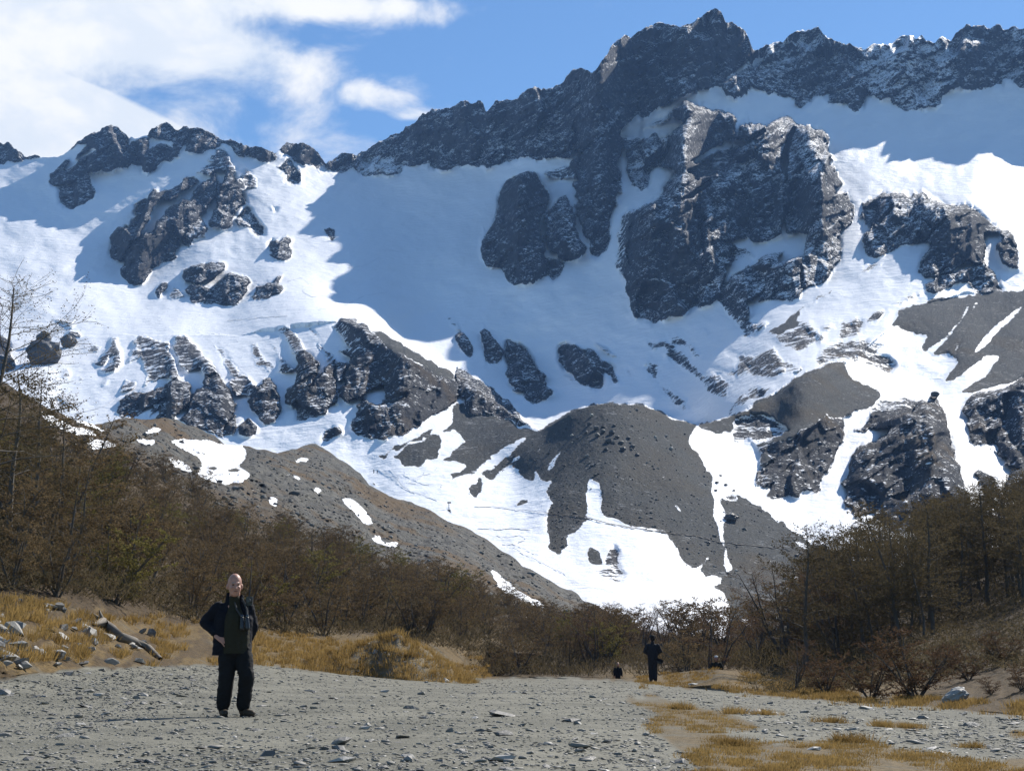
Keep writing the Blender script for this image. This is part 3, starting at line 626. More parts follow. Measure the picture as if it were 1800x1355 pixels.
N_PTS = ' '.join('%d,%.1f,%.2f' % (u, float(GRAVEL_TOP(u)), float(D_top(u))) for u in range(-800, 2401, 100)) + ' ' + '''-400,1100,24 -400,900,46 -400,700,110
0,1160,23.5 0,1100,27 0,1040,33 150,1100,33 150,1040,40 300,1120,43 300,1080,52 460,1110,60 460,1060,85 640,1120,74 700,1150,72 860,1180,95 760,1080,100
1250,1190,58 1260,1172,68 1400,1205,48 1600,1220,38 1800,1200,32 1800,1150,42 1800,1040,72 1700,1090,68 1650,1150,50 1500,1180,60 1500,1080,88 1400,1150,85 1300,1150,110 1200,1160,120 1100,1150,140 1100,1110,200 1000,1130,170
0,900,60 0,780,100 0,690,165 0,668,190 150,900,78 150,760,170 160,705,235 300,1000,85 300,950,115 300,800,215 300,748,285 430,1000,105 430,900,175 430,820,250 430,785,320 560,980,150 560,880,250 560,800,350 700,1030,160 700,960,235 700,880,340 700,866,360 850,1070,165 850,1000,250 850,945,330 950,1110,170 950,1060,240 950,1012,300 1060,1110,210 1060,1085,255
1200,1125,200 1300,1132,180 1440,1087,135 1560,1017,130 1650,987,125 1800,957,120 2200,900,120 2200,1100,55 -800,900,40 -800,600,150'''
def moraine_off(u, v):
    return (fbm(u / 30.0, v / 14.0, 4, 205) - .5)
_NT = TPS(triples(N_PTS))
def near_D(u, v):
    """distance of the near ground along the sight line of a photo pixel"""
    u = np.asarray(u, float); v = np.asarray(v, float)
    return np.where(v >= GRAVEL_TOP(u), gravel_D(u, np.maximum(v, GRAVEL_TOP(u))), _NT(u, v))
DIP_V = line(PT('X', '-900,1190 700,1184 800,1188 1000,1190 1100,1193 1140,1190 1180,1183 1220,1178 1260,1176 1300,1180 1340,1190 1420,1205 1500,1222 1800,1240 2500,1270'))
def ground_at(u, v):
    D = float(near_D(u, v)); return at(u, v, D)
NEAR_POLYS = [
 ('snow', 'I', '265,730 310,725 440,790 480,830 590,850 690,890 650,905 560,900 470,880 440,860 350,830'),
 ('snow', 'I', '590,920 700,920 820,960 810,985 660,1000 600,965'),
 ('snow', 'I', '1200,930 1400,935 1560,957 1690,967 1720,1010 1710,1060 1660,1100 1740,1170 1740,1195 1590,1245 1400,1180 1410,1120 1440,1120 1400,1060 1330,1010'),
 ('scree', 'I', '1440,1130 1510,1105 1570,1120 1500,1150'), ('scree', 'I', '1560,1145 1650,1110 1710,1150 1620,1160'), ('scree', 'I', '1390,1020 1440,1015 1440,1050 1410,1050'),
 ('snow', 'I', '1170,1050 1320,1110 1340,1150 1250,1130'), ('snow', 'I', '920,915 1060,940 1085,955 1000,952'),
 ('snow', 'I', '390,742 560,790 742,858 725,868 560,815'), ('snow', 'I', '1000,885 1090,840 1140,850 1100,870'),
 ('snow', 'X', '601,877 622,878 645,903 653,919 638,920 622,900'), ('snow', 'X', '655,945 670,940 668,955'),
 ('snow', 'X', '475,872 486,875 484,890 476,885'), ('snow', 'X', '655,948 700,955 690,962'),
 ('snow', 'O', '845,890 900,905 960,960 1060,1040 1220,1130 1190,1140 1080,1100 960,1040 910,1010 890,960'),
 ('snow', 'J', '470,1075 560,1055 545,1085 480,1080'), ('snow', 'J', '410,1165 520,1195 500,1205'), ('snow', 'J', '580,1270 690,1275 640,1285'),
]
def build_near():
    us = np.concatenate([np.arange(-780, -40, 20.0), np.arange(-40, 1840, 2.6), np.arange(1840, 2500, 20.0)])
    cr = NEAR_CREST(us) + (fbm(us / 18., us * 0, 3, 44) - .5) * 7
    vg = GRAVEL_TOP(us)
    vd = DIP_V(us); vd = np.minimum(vd, vg - 3)
    dipw = sstep(us, 780, 860) * sstep(us, 1420, 1340)
    r1 = np.linspace(0, 1, 130)[:, None]; r2 = np.linspace(0, 1, 40)[1:, None]; r3 = np.linspace(0, 1, 250)[1:, None]
    nd = 6
    V = np.vstack([1420 + (vg - 1420)[None] * r1, vg[None] + (vd - vg)[None] * r2, np.repeat(vd[None], nd, 0), vd[None] + (cr - vd)[None] * r3])
    U = np.broadcast_to(us[None], V.shape).copy()
    i0 = len(r1) + len(r2)
    D = np.maximum.accumulate(near_D(U, V), axis=0)
    a, e = ray(U, V)
    dip = np.zeros(U.shape)
    for k, (dd, dz) in enumerate(((1.5, .35), (4, 1.0), (9, 1.45), (14, 1.55), (19, 1.3), (24, .9))):
        D[i0 + k] = D[i0 - 1] + dd * dipw; dip[i0 + k] = dz * dipw
        e[i0 + k] = e[i0 - 1] * D[i0 - 1] / D[i0 + k]
    up = np.clip(vd[None] - V[i0 + nd:], 0, 30)
    D[i0 + nd:] = np.maximum(D[i0 + nd:], (D[i0 + nd - 1][None] + up * .55 * dipw[None]) * (up < 30))
    D = np.maximum.accumulate(D, axis=0)
    # masks: R dry grass, G gravel, B moraine stones, A snow
    wob = (fbm(U / 22., V / 10., 4, 61) - .5)
    G = sstep(V - vg[None] + wob * 14, -3, 4)
    fg = np.zeros(U.shape)
    for P_ in GRASS_FG: fg = np.maximum(fg, inside(U + wob * 60, V + wob * 26, P_).astype(float))
    fg = blur(fg, 1)
    bank = (1 - G) * np.clip(sstep(V, 1050 + .06 * U + 70 * wob, 1085 + .06 * U + 70 * wob) * sstep(U, 960, 840) + sstep(V, 1168, 1182) * sstep(U, 1000, 1100), 0, 1)
    bank = bank * (1 - .75 * sstep(U, 1580, 1680)) * np.where(U < 420, .25 + .75 * sstep(fbm(U / 30., V / 14., 3, 92), .44, .58), 1)
    Rr = np.clip(bank + fg, 0, 1); G = G * (1 - fg * .8)
    B = np.zeros(U.shape); S = np.zeros(U.shape)
    far = sstep(D, 165, 215) * (U < 1080)
    B = far
    wu = U + (fbm(U / 9., V / 9., 3, 71) - .5) * 8; wv = V + (fbm(U / 9., V / 9., 3, 73) - .5) * 8
    for kind, key, s in NEAR_POLYS:
        P_ = PT(key, s); m = inside(wu, wv, P_); S[m] = 1.0 if kind == 'snow' else 0.0
    S = blur(S, 1) + far * .34
    mask = np.stack([Rr, G, B, S], -1)
    # relief
    rel = (1 - G) * np.minimum(D, 60) * .018 * (fbm(U / 26., V / 16., 4, 83) - .5)
    rel = rel + far * ((fbm(U / 45., V / 28., 4, 85) - .5) * 16 + (ridged(U / 17., V / 9., 3, 87) - .6) * 2.6 + (fbm(U / 4., V / 3., 2, 89) - .5) * 1.6)
    D2 = D - rel * 1.6
    X, Y, Z = a * D2, D2, e * D2
    Z = Z + G * ((fbm(X / 1.7, Y / 1.7, 3, 81) - .5) * .014 + (fbm(X / .22, Y / .22, 2, 82) - .5) * .014) - dip
    bx, by, bz, bm = [], [], [], []
    for k in range(1, 9):
        st = np.clip(Y[-1] * .05, 2, 14) * k
        by.append(Y[-1] + st); bx.append(X[-1] * (1 + st / Y[-1])); bz.append(Z[-1] - st * (.10 + .02 * k)); bm.append(mask[-1])
    # ground in front of the frame drops towards the camera's feet
    f = [(.75, -.78), (.45, -1.1), (.1, -1.5), (-.6, -1.6), (-3.0, -1.9)]
    X = np.vstack([(X[0] * k if k > 0 else X[0])[None] for k, z in f[::-1]] + [X] + [q[None] for q in bx])
    Y = np.vstack([(Y[0] * k)[None] for k, z in f[::-1]] + [Y] + [q[None] for q in by])
    Z = np.vstack([(Z[0] * 0 + z)[None] for k, z in f[::-1]] + [Z] + [q[None] for q in bz])
    mask = np.concatenate([np.repeat(mask[:1], len(f), 0), mask, np.stack(bm)], 0)
    m_, t, b = principled('gravel_grass_soil')
    P = t.new('ShaderNodeNewGeometry').outputs['Position']
    ca = t.new('ShaderNodeAttribute', attribute_name='mask')
    sp = t.new('ShaderNodeSeparateColor'); t.l.new(ca.outputs['Color'], sp.inputs[0])
    gr, gv, mo, sn = sp.outputs[0], sp.outputs[1], sp.outputs[2], ca.outputs['Alpha']
    n1 = t.noise(P, 0.7, 4, .6); n2 = t.noise(P, 9.0, 4, .65); n3 = t.noise(P, 45., 2, .7)
    vor = t.new('ShaderNodeTexVoronoi', i_Vector=P, i_Scale=26.0)
    gcol = t.mix(t.ss(n1, .35, .68), C4(.120, .116, .092), C4(.186, .177, .140))
    gcol = t.mix(t.m('MULTIPLY', t.ss(n3, .5, .8), .55), gcol, C4(.34, .325, .28))
    gcol = t.mix(t.m('MULTIPLY', t.ss(vor.outputs['Distance'], .42, .16), t.m('MULTIPLY', t.ss(n2, .5, .62), .75)), gcol, t.mix(t.ss(vor.outputs['Color'], .35, .8), C4(.06, .06, .06), C4(.30, .30, .29)))
    grc = t.mix(t.ss(n2, .3, .7), C4(.066, .045, .020), C4(.165, .110, .043))
    grc = t.mix(t.m('MULTIPLY', t.ss(n1, .5, .68), .6), grc, C4(.10, .095, .075))
    soil = t.mix(t.ss(n2, .3, .7), C4(.030, .021, .012), C4(.085, .055, .026))
    m1 = t.noise(P, .05, 4, .6); m2 = t.noise(P, .35, 4, .7)
    moc = t.mix(t.ss(m2, .3, .75), C4(.038, .037, .035), C4(.13, .125, .11))
    moc = t.mix(t.m('MULTIPLY', t.ss(m1, .46, .62), .85), moc, C4(.085, .052, .022))
    col = t.mix(mo, soil, moc); col = t.mix(gr, col, grc); col = t.mix(gv, col, gcol)
    snf = t.ss(t.m('ADD', sn, t.m('MULTIPLY', t.m('SUBTRACT', t.noise(t.vm('MULTIPLY', P, (1., 1., 2.5)), .22, 4, .65), .5), 1.1)), .60, .66)
    col = t.mix(snf, col, C4(.9, .905, .92))
    t.put(b.inputs['Base Color'], col); b.inputs['Roughness'].default_value = .9; b.inputs['Specular IOR Level'].default_value = .15
    h = t.m('ADD', t.m('MULTIPLY', n2, .05), t.m('ADD', t.m('MULTIPLY', n3, .012), t.m('MULTIPLY', m2, t.m('MULTIPLY', mo, 1.6))))
    bp = t.new('ShaderNodeBump', i_Height=h, i_Distance=1.0, i_Strength=.8); t.l.new(bp.outputs[0], b.inputs['Normal'])
    o = grid_mesh('ground', X, Y, Z, m_, {'mask': mask}); tag(o, kind='structure')
    global GBVH
    from mathutils.bvhtree import BVHTree
    k = slice(0, None, 2)
    Xs, Ys, Zs = X[:, k], Y[:, k], Z[:, k]; R_, C_ = Xs.shape; ix = np.arange(R_ * C_).reshape(R_, C_)
    q = np.stack([ix[:-1, :-1], ix[:-1, 1:], ix[1:, 1:], ix[1:, :-1]], -1).reshape(-1, 4)
    GBVH = BVHTree.FromPolygons(np.stack([Xs, Ys, Zs], -1).reshape(-1, 3).tolist(), q.tolist())
def drop(p):
    """the point of the ground straight below or above p"""
    h_ = GBVH.ray_cast(Vector((p[0], p[1], 200)), Vector((0, 0, -1)))
    return h_[0] if h_[0] is not None else Vector(p)
GRASS_FG = [PT('X', '1090,1228 1150,1222 1220,1240 1300,1258 1330,1275 1280,1290 1310,1310 1420,1300 1520,1300 1600,1320 1720,1335 1900,1330 1900,1420 1180,1420 1230,1350 1180,1310 1140,1280 1160,1255'),
            PT('X', '1540,1268 1620,1272 1600,1282 1550,1280'), PT('X', '1770,1288 1840,1292 1830,1300 1780,1296')]
build_near()
# ------------------------------------------------------------------ trees
def leaf_material(name, c1, c2, trans=.35):
    m_ = bpy.data.materials.new(name); m_.use_nodes = True; t = NT(m_.node_tree); t.n.clear()
    oi = t.new('ShaderNodeObjectInfo'); P = t.new('ShaderNodeNewGeometry').outputs['Position']
    n = t.noise(P, 1.3, 2, .6)
    f = t.m('ADD', t.m('MULTIPLY', oi.outputs['Random'], .55), t.m('MULTIPLY', t.ss(n, .3, .7), .5), clamp=True)
    c = t.mix(f, c1, c2)
    d = t.new('ShaderNodeBsdfDiffuse', i_Color=c); tr = t.new('ShaderNodeBsdfTranslucent', i_Color=c)
    mx = t.new('ShaderNodeMixShader'); mx.inputs[0].default_value = trans
    t.l.new(d.outputs[0], mx.inputs[1]); t.l.new(tr.outputs[0], mx.inputs[2])
    o = t.new('ShaderNodeOutputMaterial'); t.l.new(mx.outputs[0], o.inputs[0])
    return m_
ML_BROWN = leaf_material('brown_buds', C4(.068, .049, .028), C4(.170, .122, .066), .45)
ML_GREEN = leaf_material('olive_buds', C4(.085, .073, .026), C4(.180, .155, .052), .45)
ML_RUST = leaf_material('rusty_buds', C4(.066, .042, .027), C4(.130, .083, .050), .45)
ML_DARK = leaf_material('dark_buds', C4(.050, .040, .024), C4(.125, .098, .055), .4)
MB, tb, bb = principled('grey_bark')
pb = tb.new('ShaderNodeNewGeometry').outputs['Position']
tb.put(bb.inputs['Base Color'], tb.mix(tb.noise(pb, 5, 3, .6), C4(.035, .028, .022), C4(.115, .100, .085))); bb.inputs['Roughness'].default_value = .9

class MeshAcc:
    def __init__(s): s.v = []; s.f = []; s.n = 0
    def add(s, v, f):
        v = np.asarray(v, float); s.v.append(v); s.f.append(np.asarray(f, int) + s.n); s.n += len(v)
    def mesh(s, name, mat, smooth=False): return raw_mesh(name, np.vstack(s.v), np.vstack(s.f), mat, smooth=smooth)
def tube(acc, pts, rad, k=5):
    pts = np.asarray(pts, float); n = len(pts)
    d = np.gradient(pts, axis=0); d /= np.linalg.norm(d, axis=1)[:, None] + 1e-9
    ref = np.where(np.abs(d[:, 2:3]) > .8, np.array([[1., 0, 0]]), np.array([[0, 0, 1.]]))
    a = np.cross(d, ref); a /= np.linalg.norm(a, axis=1)[:, None] + 1e-9; b = np.cross(d, a)
    th = np.arange(k) * 2 * math.pi / k
    ring = pts[:, None] + np.asarray(rad)[:, None, None] * (a[:, None] * np.cos(th)[None, :, None] + b[:, None] * np.sin(th)[None, :, None])
    idx = np.arange(n * k).reshape(n, k); q = []
    i2 = np.roll(idx, -1, axis=1)
    q = np.stack([idx[:-1], i2[:-1], i2[1:], idx[1:]], -1).reshape(-1, 4)
    tri = np.vstack([q[:, [0, 1, 2]], q[:, [0, 2, 3]]])
    acc.add(ring.reshape(-1, 3), tri)
def path(rng, p, d, L, n, wob, lift):
    """a growing shoot: start, direction, length, steps, wobble, turn towards up (+) or level (-)"""
    pts = [np.array(p, float)]; d = np.array(d, float); d /= np.linalg.norm(d)
    for i in range(n):
        d = d + rng.normal(0, wob, 3) + np.array([0, 0, lift]) ; d /= np.linalg.norm(d)
        pts.append(pts[-1] + d * L / n)
    return np.array(pts)
def make_tree(seed, H=4.0, stems=3, spread=.45, crown=.45, first=.22, nb=13, leaf=.055, dens=1.0, mat=None, flat=.5, leaves=True):
    """southern beech: wandering stems, level tiers of branches, fans of fine budding twigs"""
    rng = np.random.default_rng(seed); wood = MeshAcc(); tw = MeshAcc()
    lv, lf = [], []
    wind = np.array([.10, 0, 0])
    for s_ in range(stems):
        ang = rng.uniform(0, 6.283); sp = spread * rng.uniform(.4, 1.0) * (0 if stems == 1 else 1)
        h = H * rng.uniform(.78, 1.0) if s_ else H * .97
        st = path(rng, (rng.normal(0, .06), rng.normal(0, .06), -.15), (math.cos(ang) * sp, math.sin(ang) * sp, 1), h + .15, 9, .09, .03)
        r0 = .019 * H * rng.uniform(.75, 1.1); rad = r0 * np.linspace(1, .12, len(st)) ** .9
        tube(wood, st, rad, 6)
        for b_ in range(nb):
            f = first + (1 - first) * (b_ + rng.uniform(0, 1)) / nb
            i = f * (len(st) - 1); i0 = min(int(i), len(st) - 2); p = st[i0] + (st[i0 + 1] - st[i0]) * (i - i0)
            az = b_ * 2.4 + rng.uniform(-.5, .5)
            shape = math.sin(min(1, (1 - f) * 1.5 + .16) * 1.57)
            L = H * crown * shape * rng.uniform(.65, 1.1)
            br = path(rng, p, (math.cos(az), math.sin(az), rng.uniform(.25, .75)), L, 6, .13, -.05 * flat)
            tube(wood, br, np.linspace(max(.25 * rad[i0], .008), .004, len(br)), 4)
            nt = max(5, int(10 * L / (H * crown) * dens) + 3)
            for t_ in range(nt):
                g = (.15 + .85 * (t_ + rng.uniform(0, 1)) / nt) * (len(br) - 1); j = min(int(g), len(br) - 2)
                q = br[j] + (br[j + 1] - br[j]) * (g - j); dr = br[j + 1] - br[j]; dr = dr / np.linalg.norm(dr)
                side = np.cross(dr, [0, 0, 1.]); side /= np.linalg.norm(side) + 1e-9
                sg = 1 if t_ % 2 else -1
                d = dr * rng.uniform(.5, 1.1) + side * sg * rng.uniform(.4, 1.1) + np.array([0, 0, rng.normal(.12, .22 * (1.2 - flat))]) + wind
                l = H * .115 * rng.uniform(.6, 1.25)
                tp = path(rng, q, d, l, 4, .14, .03)
                wv = np.array([0, 0, .006]) if rng.random() < .5 else side * .006
                tw.add(np.vstack([tp[:-1] - wv, tp[:-1] + wv, tp[-1:]])[[0, 4, 1, 5, 2, 6, 3, 7, 8]], [[0, 1, 2], [1, 3, 2], [2, 3, 4], [3, 5, 4], [4, 5, 6], [5, 7, 6], [6, 7, 8]])
                if leaves:
                    m = int(rng.integers(9, 15))
                    k = rng.uniform(.15, 1.0, m) * (len(tp) - 1.001); j0 = k.astype(int)
                    c = tp[j0] + (tp[j0 + 1] - tp[j0]) * (k - j0)[:, None] + rng.normal(0, .028 * H / 4, (m, 3))
                    d1 = rng.normal(0, 1, (m, 3)); d1[:, 2] *= .45; d1 /= np.linalg.norm(d1, axis=1)[:, None]
                    d2 = np.cross(d1, rng.normal(0, 1, (m, 3))); d2 /= np.linalg.norm(d2, axis=1)[:, None]
                    sz = leaf * rng.uniform(.55, 1.2, (m, 1))
                    lv.append(np.stack([c - d1 * sz, c + d2 * sz * .55, c + d1 * sz, c - d2 * sz * .55], 1).reshape(-1, 3))
    if leaves:
        V_ = np.vstack(lv); n = len(V_) // 4; idx = np.arange(n * 4).reshape(n, 4)
        tw.add(V_, np.vstack([idx[:, [0, 1, 2]], idx[:, [0, 2, 3]]]))
    return wood.mesh('trunk', MB, True), tw.mesh('crown', mat or MB)
PROTO = {}
def proto(key, **kw):
    PROTO[key] = make_tree(**kw); return PROTO[key]
for i in range(3): proto('shrub%d' % i, seed=10 + i, H=3.4, stems=5, spread=.75, crown=.42, first=.10, nb=11, leaf=.045, mat=ML_BROWN)
for i in range(2): proto('green%d' % i, seed=30 + i, H=3.2, stems=4, spread=.6, crown=.42, first=.06, nb=12, leaf=.048, mat=ML_GREEN)
for i in range(3): proto('tree%d' % i, seed=40 + i, H=4.6, stems=2, spread=.35, crown=.40, first=.22, nb=15, leaf=.05, mat=ML_BROWN, flat=.8)
proto('rust0', seed=60, H=2.4, stems=6, spread=.8, crown=.42, first=.06, nb=11, leaf=.035, mat=ML_RUST)
for i in range(3): proto('tall%d' % i, seed=70 + i, H=7.5, stems=1, spread=0, crown=.36, first=.18, nb=30, leaf=.062, mat=ML_DARK, flat=.9, dens=1.2)
proto('spray', seed=81, H=8.6, stems=1, spread=0, crown=.40, first=.30, nb=34, leaf=.030, mat=ML_DARK, flat=1.0, dens=1.5)
proto('bare', seed=92, H=5.0, stems=1, spread=0, crown=.36, first=.45, nb=13, mat=MB, flat=.1, dens=.5, leaves=False)
for i in range(2): proto('thin%d' % i, seed=95 + i, H=4.2, stems=4, spread=.6, crown=.36, first=.15, nb=10, leaf=.026, mat=ML_RUST, flat=.3)
HT = dict(shrub=3.4, green=3.2, tree=4.6, rust=2.4, tall=7.5, spray=8.6, bare=5.0, thin=4.2)
TREES = []
def put_tree(key, loc, scale, rz, name, label, group=None, cat='tree', lean=0.0):
    wd, cr = PROTO[key]
    r = bpy.data.objects.new(name, None); COL.objects.link(r); r.empty_display_size = .2
    r.location = drop(loc); r.rotation_euler = (lean, 0, rz); r.scale = (scale,) * 3
    obj('trunk', wd, r); obj('crown', cr, r)
    tag(r, label, cat, group); TREES.append(r); return r
rng = np.random.default_rng(4)
LBL = dict(
  shrub=('shrub_tree', 'bushy brown budding beech with many stems on the slope left of the gravel', 'brown bushy beeches on the left slope'),
  green=('shrub_tree', 'dense olive green beech bush among the brown ones on the left slope', 'olive green beeches on the left slope'),
  tree=('beech_tree', 'brown twiggy beech tree with tiers of level branches on the left slope', 'tiered beech trees on the left slope'))
TREE_LINE = line(PT('X', '-300,700 0,735 130,800 200,825 330,850 430,925 520,935 600,965 700,1010 800,1035 870,1060 1000,1092 1060,1102 1120,1112'))
def grow(n, u0, u1, vlo, vhi, gap, pick, put):
    got = []; tries = 0
    while len(got) < n and tries < 60000:
        tries += 1
        u = rng.uniform(u0, u1); lo, hi = vlo(u), vhi(u)
        if hi <= lo: continue
        v = rng.uniform(lo, hi); D = float(NEARQ(u, v))
        if rng.random() > min(1, (D / 170) ** 1.2): continue
        p = at(u, v, D); g = gap(D)
        if any((p.x - q.x) ** 2 + (p.y - q.y) ** 2 < g * g for q in got): continue
        got.append(p); put(u, v, D, p)
_qu = np.arange(-800, 2501, 20.0); _qv = np.arange(560, 1421, 5.0)
_qD = near_D(*np.meshgrid(_qu, _qv))
def NEARQ(u, v):
    i = min(max((u + 800) / 20, 0), len(_qu) - 1.001); j = min(max((v - 560) / 5, 0), len(_qv) - 1.001)
    a, b = int(i), int(j); f, g = i - a, j - b
    return (_qD[b, a] * (1 - f) + _qD[b, a + 1] * f) * (1 - g) + (_qD[b + 1, a] * (1 - f) + _qD[b + 1, a + 1] * f) * g
def put_left(u, v, D, p):
    r = rng.random()
    k = 'green' if r < .16 else ('tree' if r < .55 else 'shrub')
    i = rng.integers(0, 2 if k == 'green' else 3)
    nm, lb, gp = LBL[k]
    H = rng.uniform(2.2, 3.6) * (1 + .2 * min(D / 200, 1))
    put_tree('%s%d' % (k, i), p, H / HT[k], rng.uniform(0, 6.28), nm, lb, gp)
LOW = line(PT('X', '-300,1010 0,1035 120,1040 300,1085 380,1100 460,1108 560,1118 620,1108 800,1140 840,1176 900,1172 1000,1166 1120,1162'))
grow(215, -60, 1110, lambda u: TREE_LINE(u), lambda u: LOW(u), lambda D: 1.5 + D * .012, None, put_left)
# the row beyond the end of the gravel
def put_mid(u, v, D, p):
    k = 'thin%d' % rng.integers(0, 2) if rng.random() < .55 else 'shrub%d' % rng.integers(0, 3)
    H = rng.uniform(4.0, 6.0)
    put_tree(k, p, H / HT[k[:-1]], rng.uniform(0, 6.28), 'beech_tree', 'thin rusty brown beech in the thicket beyond the end of the gravel', 'thicket beyond the gravel')
grow(40, 1010, 1480, lambda u: 1122, lambda u: 1166, lambda D: 2.2, None, put_mid)
# tall wood on the right-hand slope
def put_right(u, v, D, p):
    k = 'tall%d' % rng.integers(0, 3); H = rng.uniform(3.6, 6.4)
    put_tree(k, p, H / 7.5, rng.uniform(0, 6.28), 'tall_beech', 'tall dark beech with bare lower trunk in the wood on the right slope', 'tall beeches on the right slope')
grow(150, 1410, 1900, lambda u: float(NEAR_CREST(u)) + 8, lambda u: 1175 - (u - 1440) * .28, lambda D: .95, None, put_right)
def edge(key, u, v, topv, name, label, cat='tree', rz=None, lean=0., group=None):
    p = ground_at(u, v); H = (v - topv) / 2500 * p.y
    k = ''.join(c for c in key if not c.isdigit())
    return put_tree(key, p, H / HT[k], rng.uniform(0, 6.28) if rz is None else rz, name, label, group, cat, lean)
edge('rust0', 1530, 1228, 1136, 'shrub', 'small rusty shrub standing alone at the foot of the right wood', 'shrub')
edge('rust0', 1612, 1226, 1092, 'shrub', 'large round rusty shrub beside the pale boulder', 'shrub', rz=1.9)
edge('rust0', 1452, 1218, 1140, 'shrub', 'low rusty shrub on the grass behind the gravel', 'shrub', rz=.4)
for u_, v_, t_ in ((1702, 1196, 1140), (1762, 1168, 1105), (1796, 1212, 1160), (1742, 1222, 1188), (1660, 1180, 1128)):
    edge('rust0', u_, v_, t_, 'shrub', 'small dark shrub on the brown bank behind the pale boulder', 'shrub', group='shrubs on the right bank')
edge('thin0', 1400, 1212, 1120, 'shrub', 'thin brown shrub beside the leaning bare tree', 'shrub', rz=2.4)
edge('shrub1', 1235, 1152, 1050, 'shrub_tree', 'broad dark bush beyond the gravel end, taller than its thicket', 'tree')
edge('bare', 1372, 1172, 1016, 'bare_tree', 'leafless dark tree with crooked branches before the grey scree', 'tree', rz=2.2)
edge('spray', -62, 985, 430, 'tall_beech', 'tall dark beech reaching level sprays over the snow beside the left slope', 'tree', rz=.5)
edge('tall1', 15, 965, 640, 'tall_beech', 'slim beech with two visible bare trunks among the left bushes', 'tree', rz=.9)
edge('tall2', 48, 950, 655, 'tall_beech', 'slim dark beech close behind the two bare trunks on the left', 'tree', rz=3.1)
edge('tree1', 110, 960, 700, 'beech_tree', 'wide umbrella shaped beech above the bushes on the left slope', 'tree', rz=3.9)
edge('green0', 205, 1062, 905, 'shrub_tree', 'large olive green bush above the driftwood log', 'tree', rz=1.0)
edge('shrub0', 100, 1050, 920, 'shrub_tree', 'big brown bush above the stony grass bank', 'tree', rz=2.0)
edge('shrub2', 20, 1035, 900, 'shrub_tree', 'big brown bush at the top of the grass bank beside slim trunks', 'tree', rz=4.0)
edge('shrub1', 330, 1085, 985, 'shrub_tree', 'brown bush above the grass behind the bald man', 'tree', rz=4.6)
for u_, v_, t_ in ((420, 1100, 990), (500, 1112, 1015), (570, 1116, 1010), (640, 1105, 1015), (720, 1112, 1015)):
    edge('shrub%d' % rng.integers(0, 3), u_, v_, t_, 'shrub_tree', 'brown bush rooted along the top edge of the dry grass', 'tree', group='bushes behind the dry grass')
print('trees', len(TREES))
# undergrowth between the trees: a low mat of twigs and dead leaves that nobody could count
def undergrowth():
    acc = []; r = np.random.default_rng(12)
    def batch(n, u0, u1, flo, fhi, hgt, beyond_=0):
        for _ in range(n):
            u = r.uniform(u0, u1); lo, hi = flo(u), fhi(u)
            if hi <= lo: continue
            v = r.uniform(lo, hi); D = float(NEARQ(u, v)); p = np.array(drop(at(u, v, D)))
            if beyond_ and D < float(NEARQ(u, float(DIP_V(u)))) + beyond_: continue
            m = 16; base = p + np.stack([r.normal(0, .6, m), r.normal(0, .6, m), np.zeros(m)], 1) * (1 + D / 120)
            tip = base + np.stack([r.normal(.05, .4, m), r.normal(0, .4, m), r.uniform(.3, 1.0, m) * hgt], 1) * (.6 + D / 150)
            w_ = (.008 + .00022 * D); sd_ = np.stack([np.full(m, w_), r.normal(0, w_, m), np.zeros(m)], 1)
            acc.append(np.stack([base - sd_, base + sd_, tip], 1).reshape(-1, 3))
            q = base + (tip - base) * r.uniform(.3, 1, (m, 1)); s2 = (.02 + .00035 * D)
            acc.append(np.stack([q + r.normal(0, s2, (m, 3)), q + r.normal(0, s2, (m, 3)), q + r.normal(0, s2, (m, 3))], 1).reshape(-1, 3))
    batch(3200, -60, 1110, lambda u: TREE_LINE(u) - 4, lambda u: LOW(u) + 4, .5)
    batch(500, 840, 1420, lambda u: 1150, lambda u: float(DIP_V(u)) - 3, .8, 16)
    batch(700, 1000, 1480, lambda u: 1118, lambda u: 1158, .7)
    batch(1300, 1400, 1900, lambda u: float(NEAR_CREST(u)), lambda u: 1215 - (u - 1440) * .1, .35)
    V_ = np.vstack(acc); f = np.arange(len(V_)).reshape(-1, 3)
    o = obj('undergrowth', raw_mesh('undergrowth', V_, f, ML_DARK)); tag(o, 'low tangle of brown twigs under the beeches', 'undergrowth', kind='stuff')
undergrowth()
# ------------------------------------------------------------------ stones, boulders, log, grass
def stone_material(name, c1, c2, c3):
    m_, t, b = principled(name)
    oi = t.new('ShaderNodeObjectInfo'); g = t.new('ShaderNodeNewGeometry')
    n = t.noise(g.outputs['Position'], 14, 3, .65)
    c = t.mix(oi.outputs['Random'], c1, c2); c = t.mix(t.m('MULTIPLY', t.ss(n, .4, .75), .55), c, c3)
    t.put(b.inputs['Base Color'], c); b.inputs['Roughness'].default_value = .62; b.inputs['Specular IOR Level'].default_value = .35
    bp = t.new('ShaderNodeBump', i_Height=n, i_Distance=.02, i_Strength=.6); t.l.new(bp.outputs[0], b.inputs['Normal'])
    return m_
M_SLATE = stone_material('grey_slate', C4(.085, .080, .074), C4(.22, .205, .178), C4(.30, .28, .24))
M_PALE = stone_material('pale_stone', C4(.24, .23, .20), C4(.34, .32, .285), C4(.42, .40, .36))
M_DARK = stone_material('dark_rock', C4(.030, .030, .032), C4(.075, .07, .065), C4(.12, .115, .105))
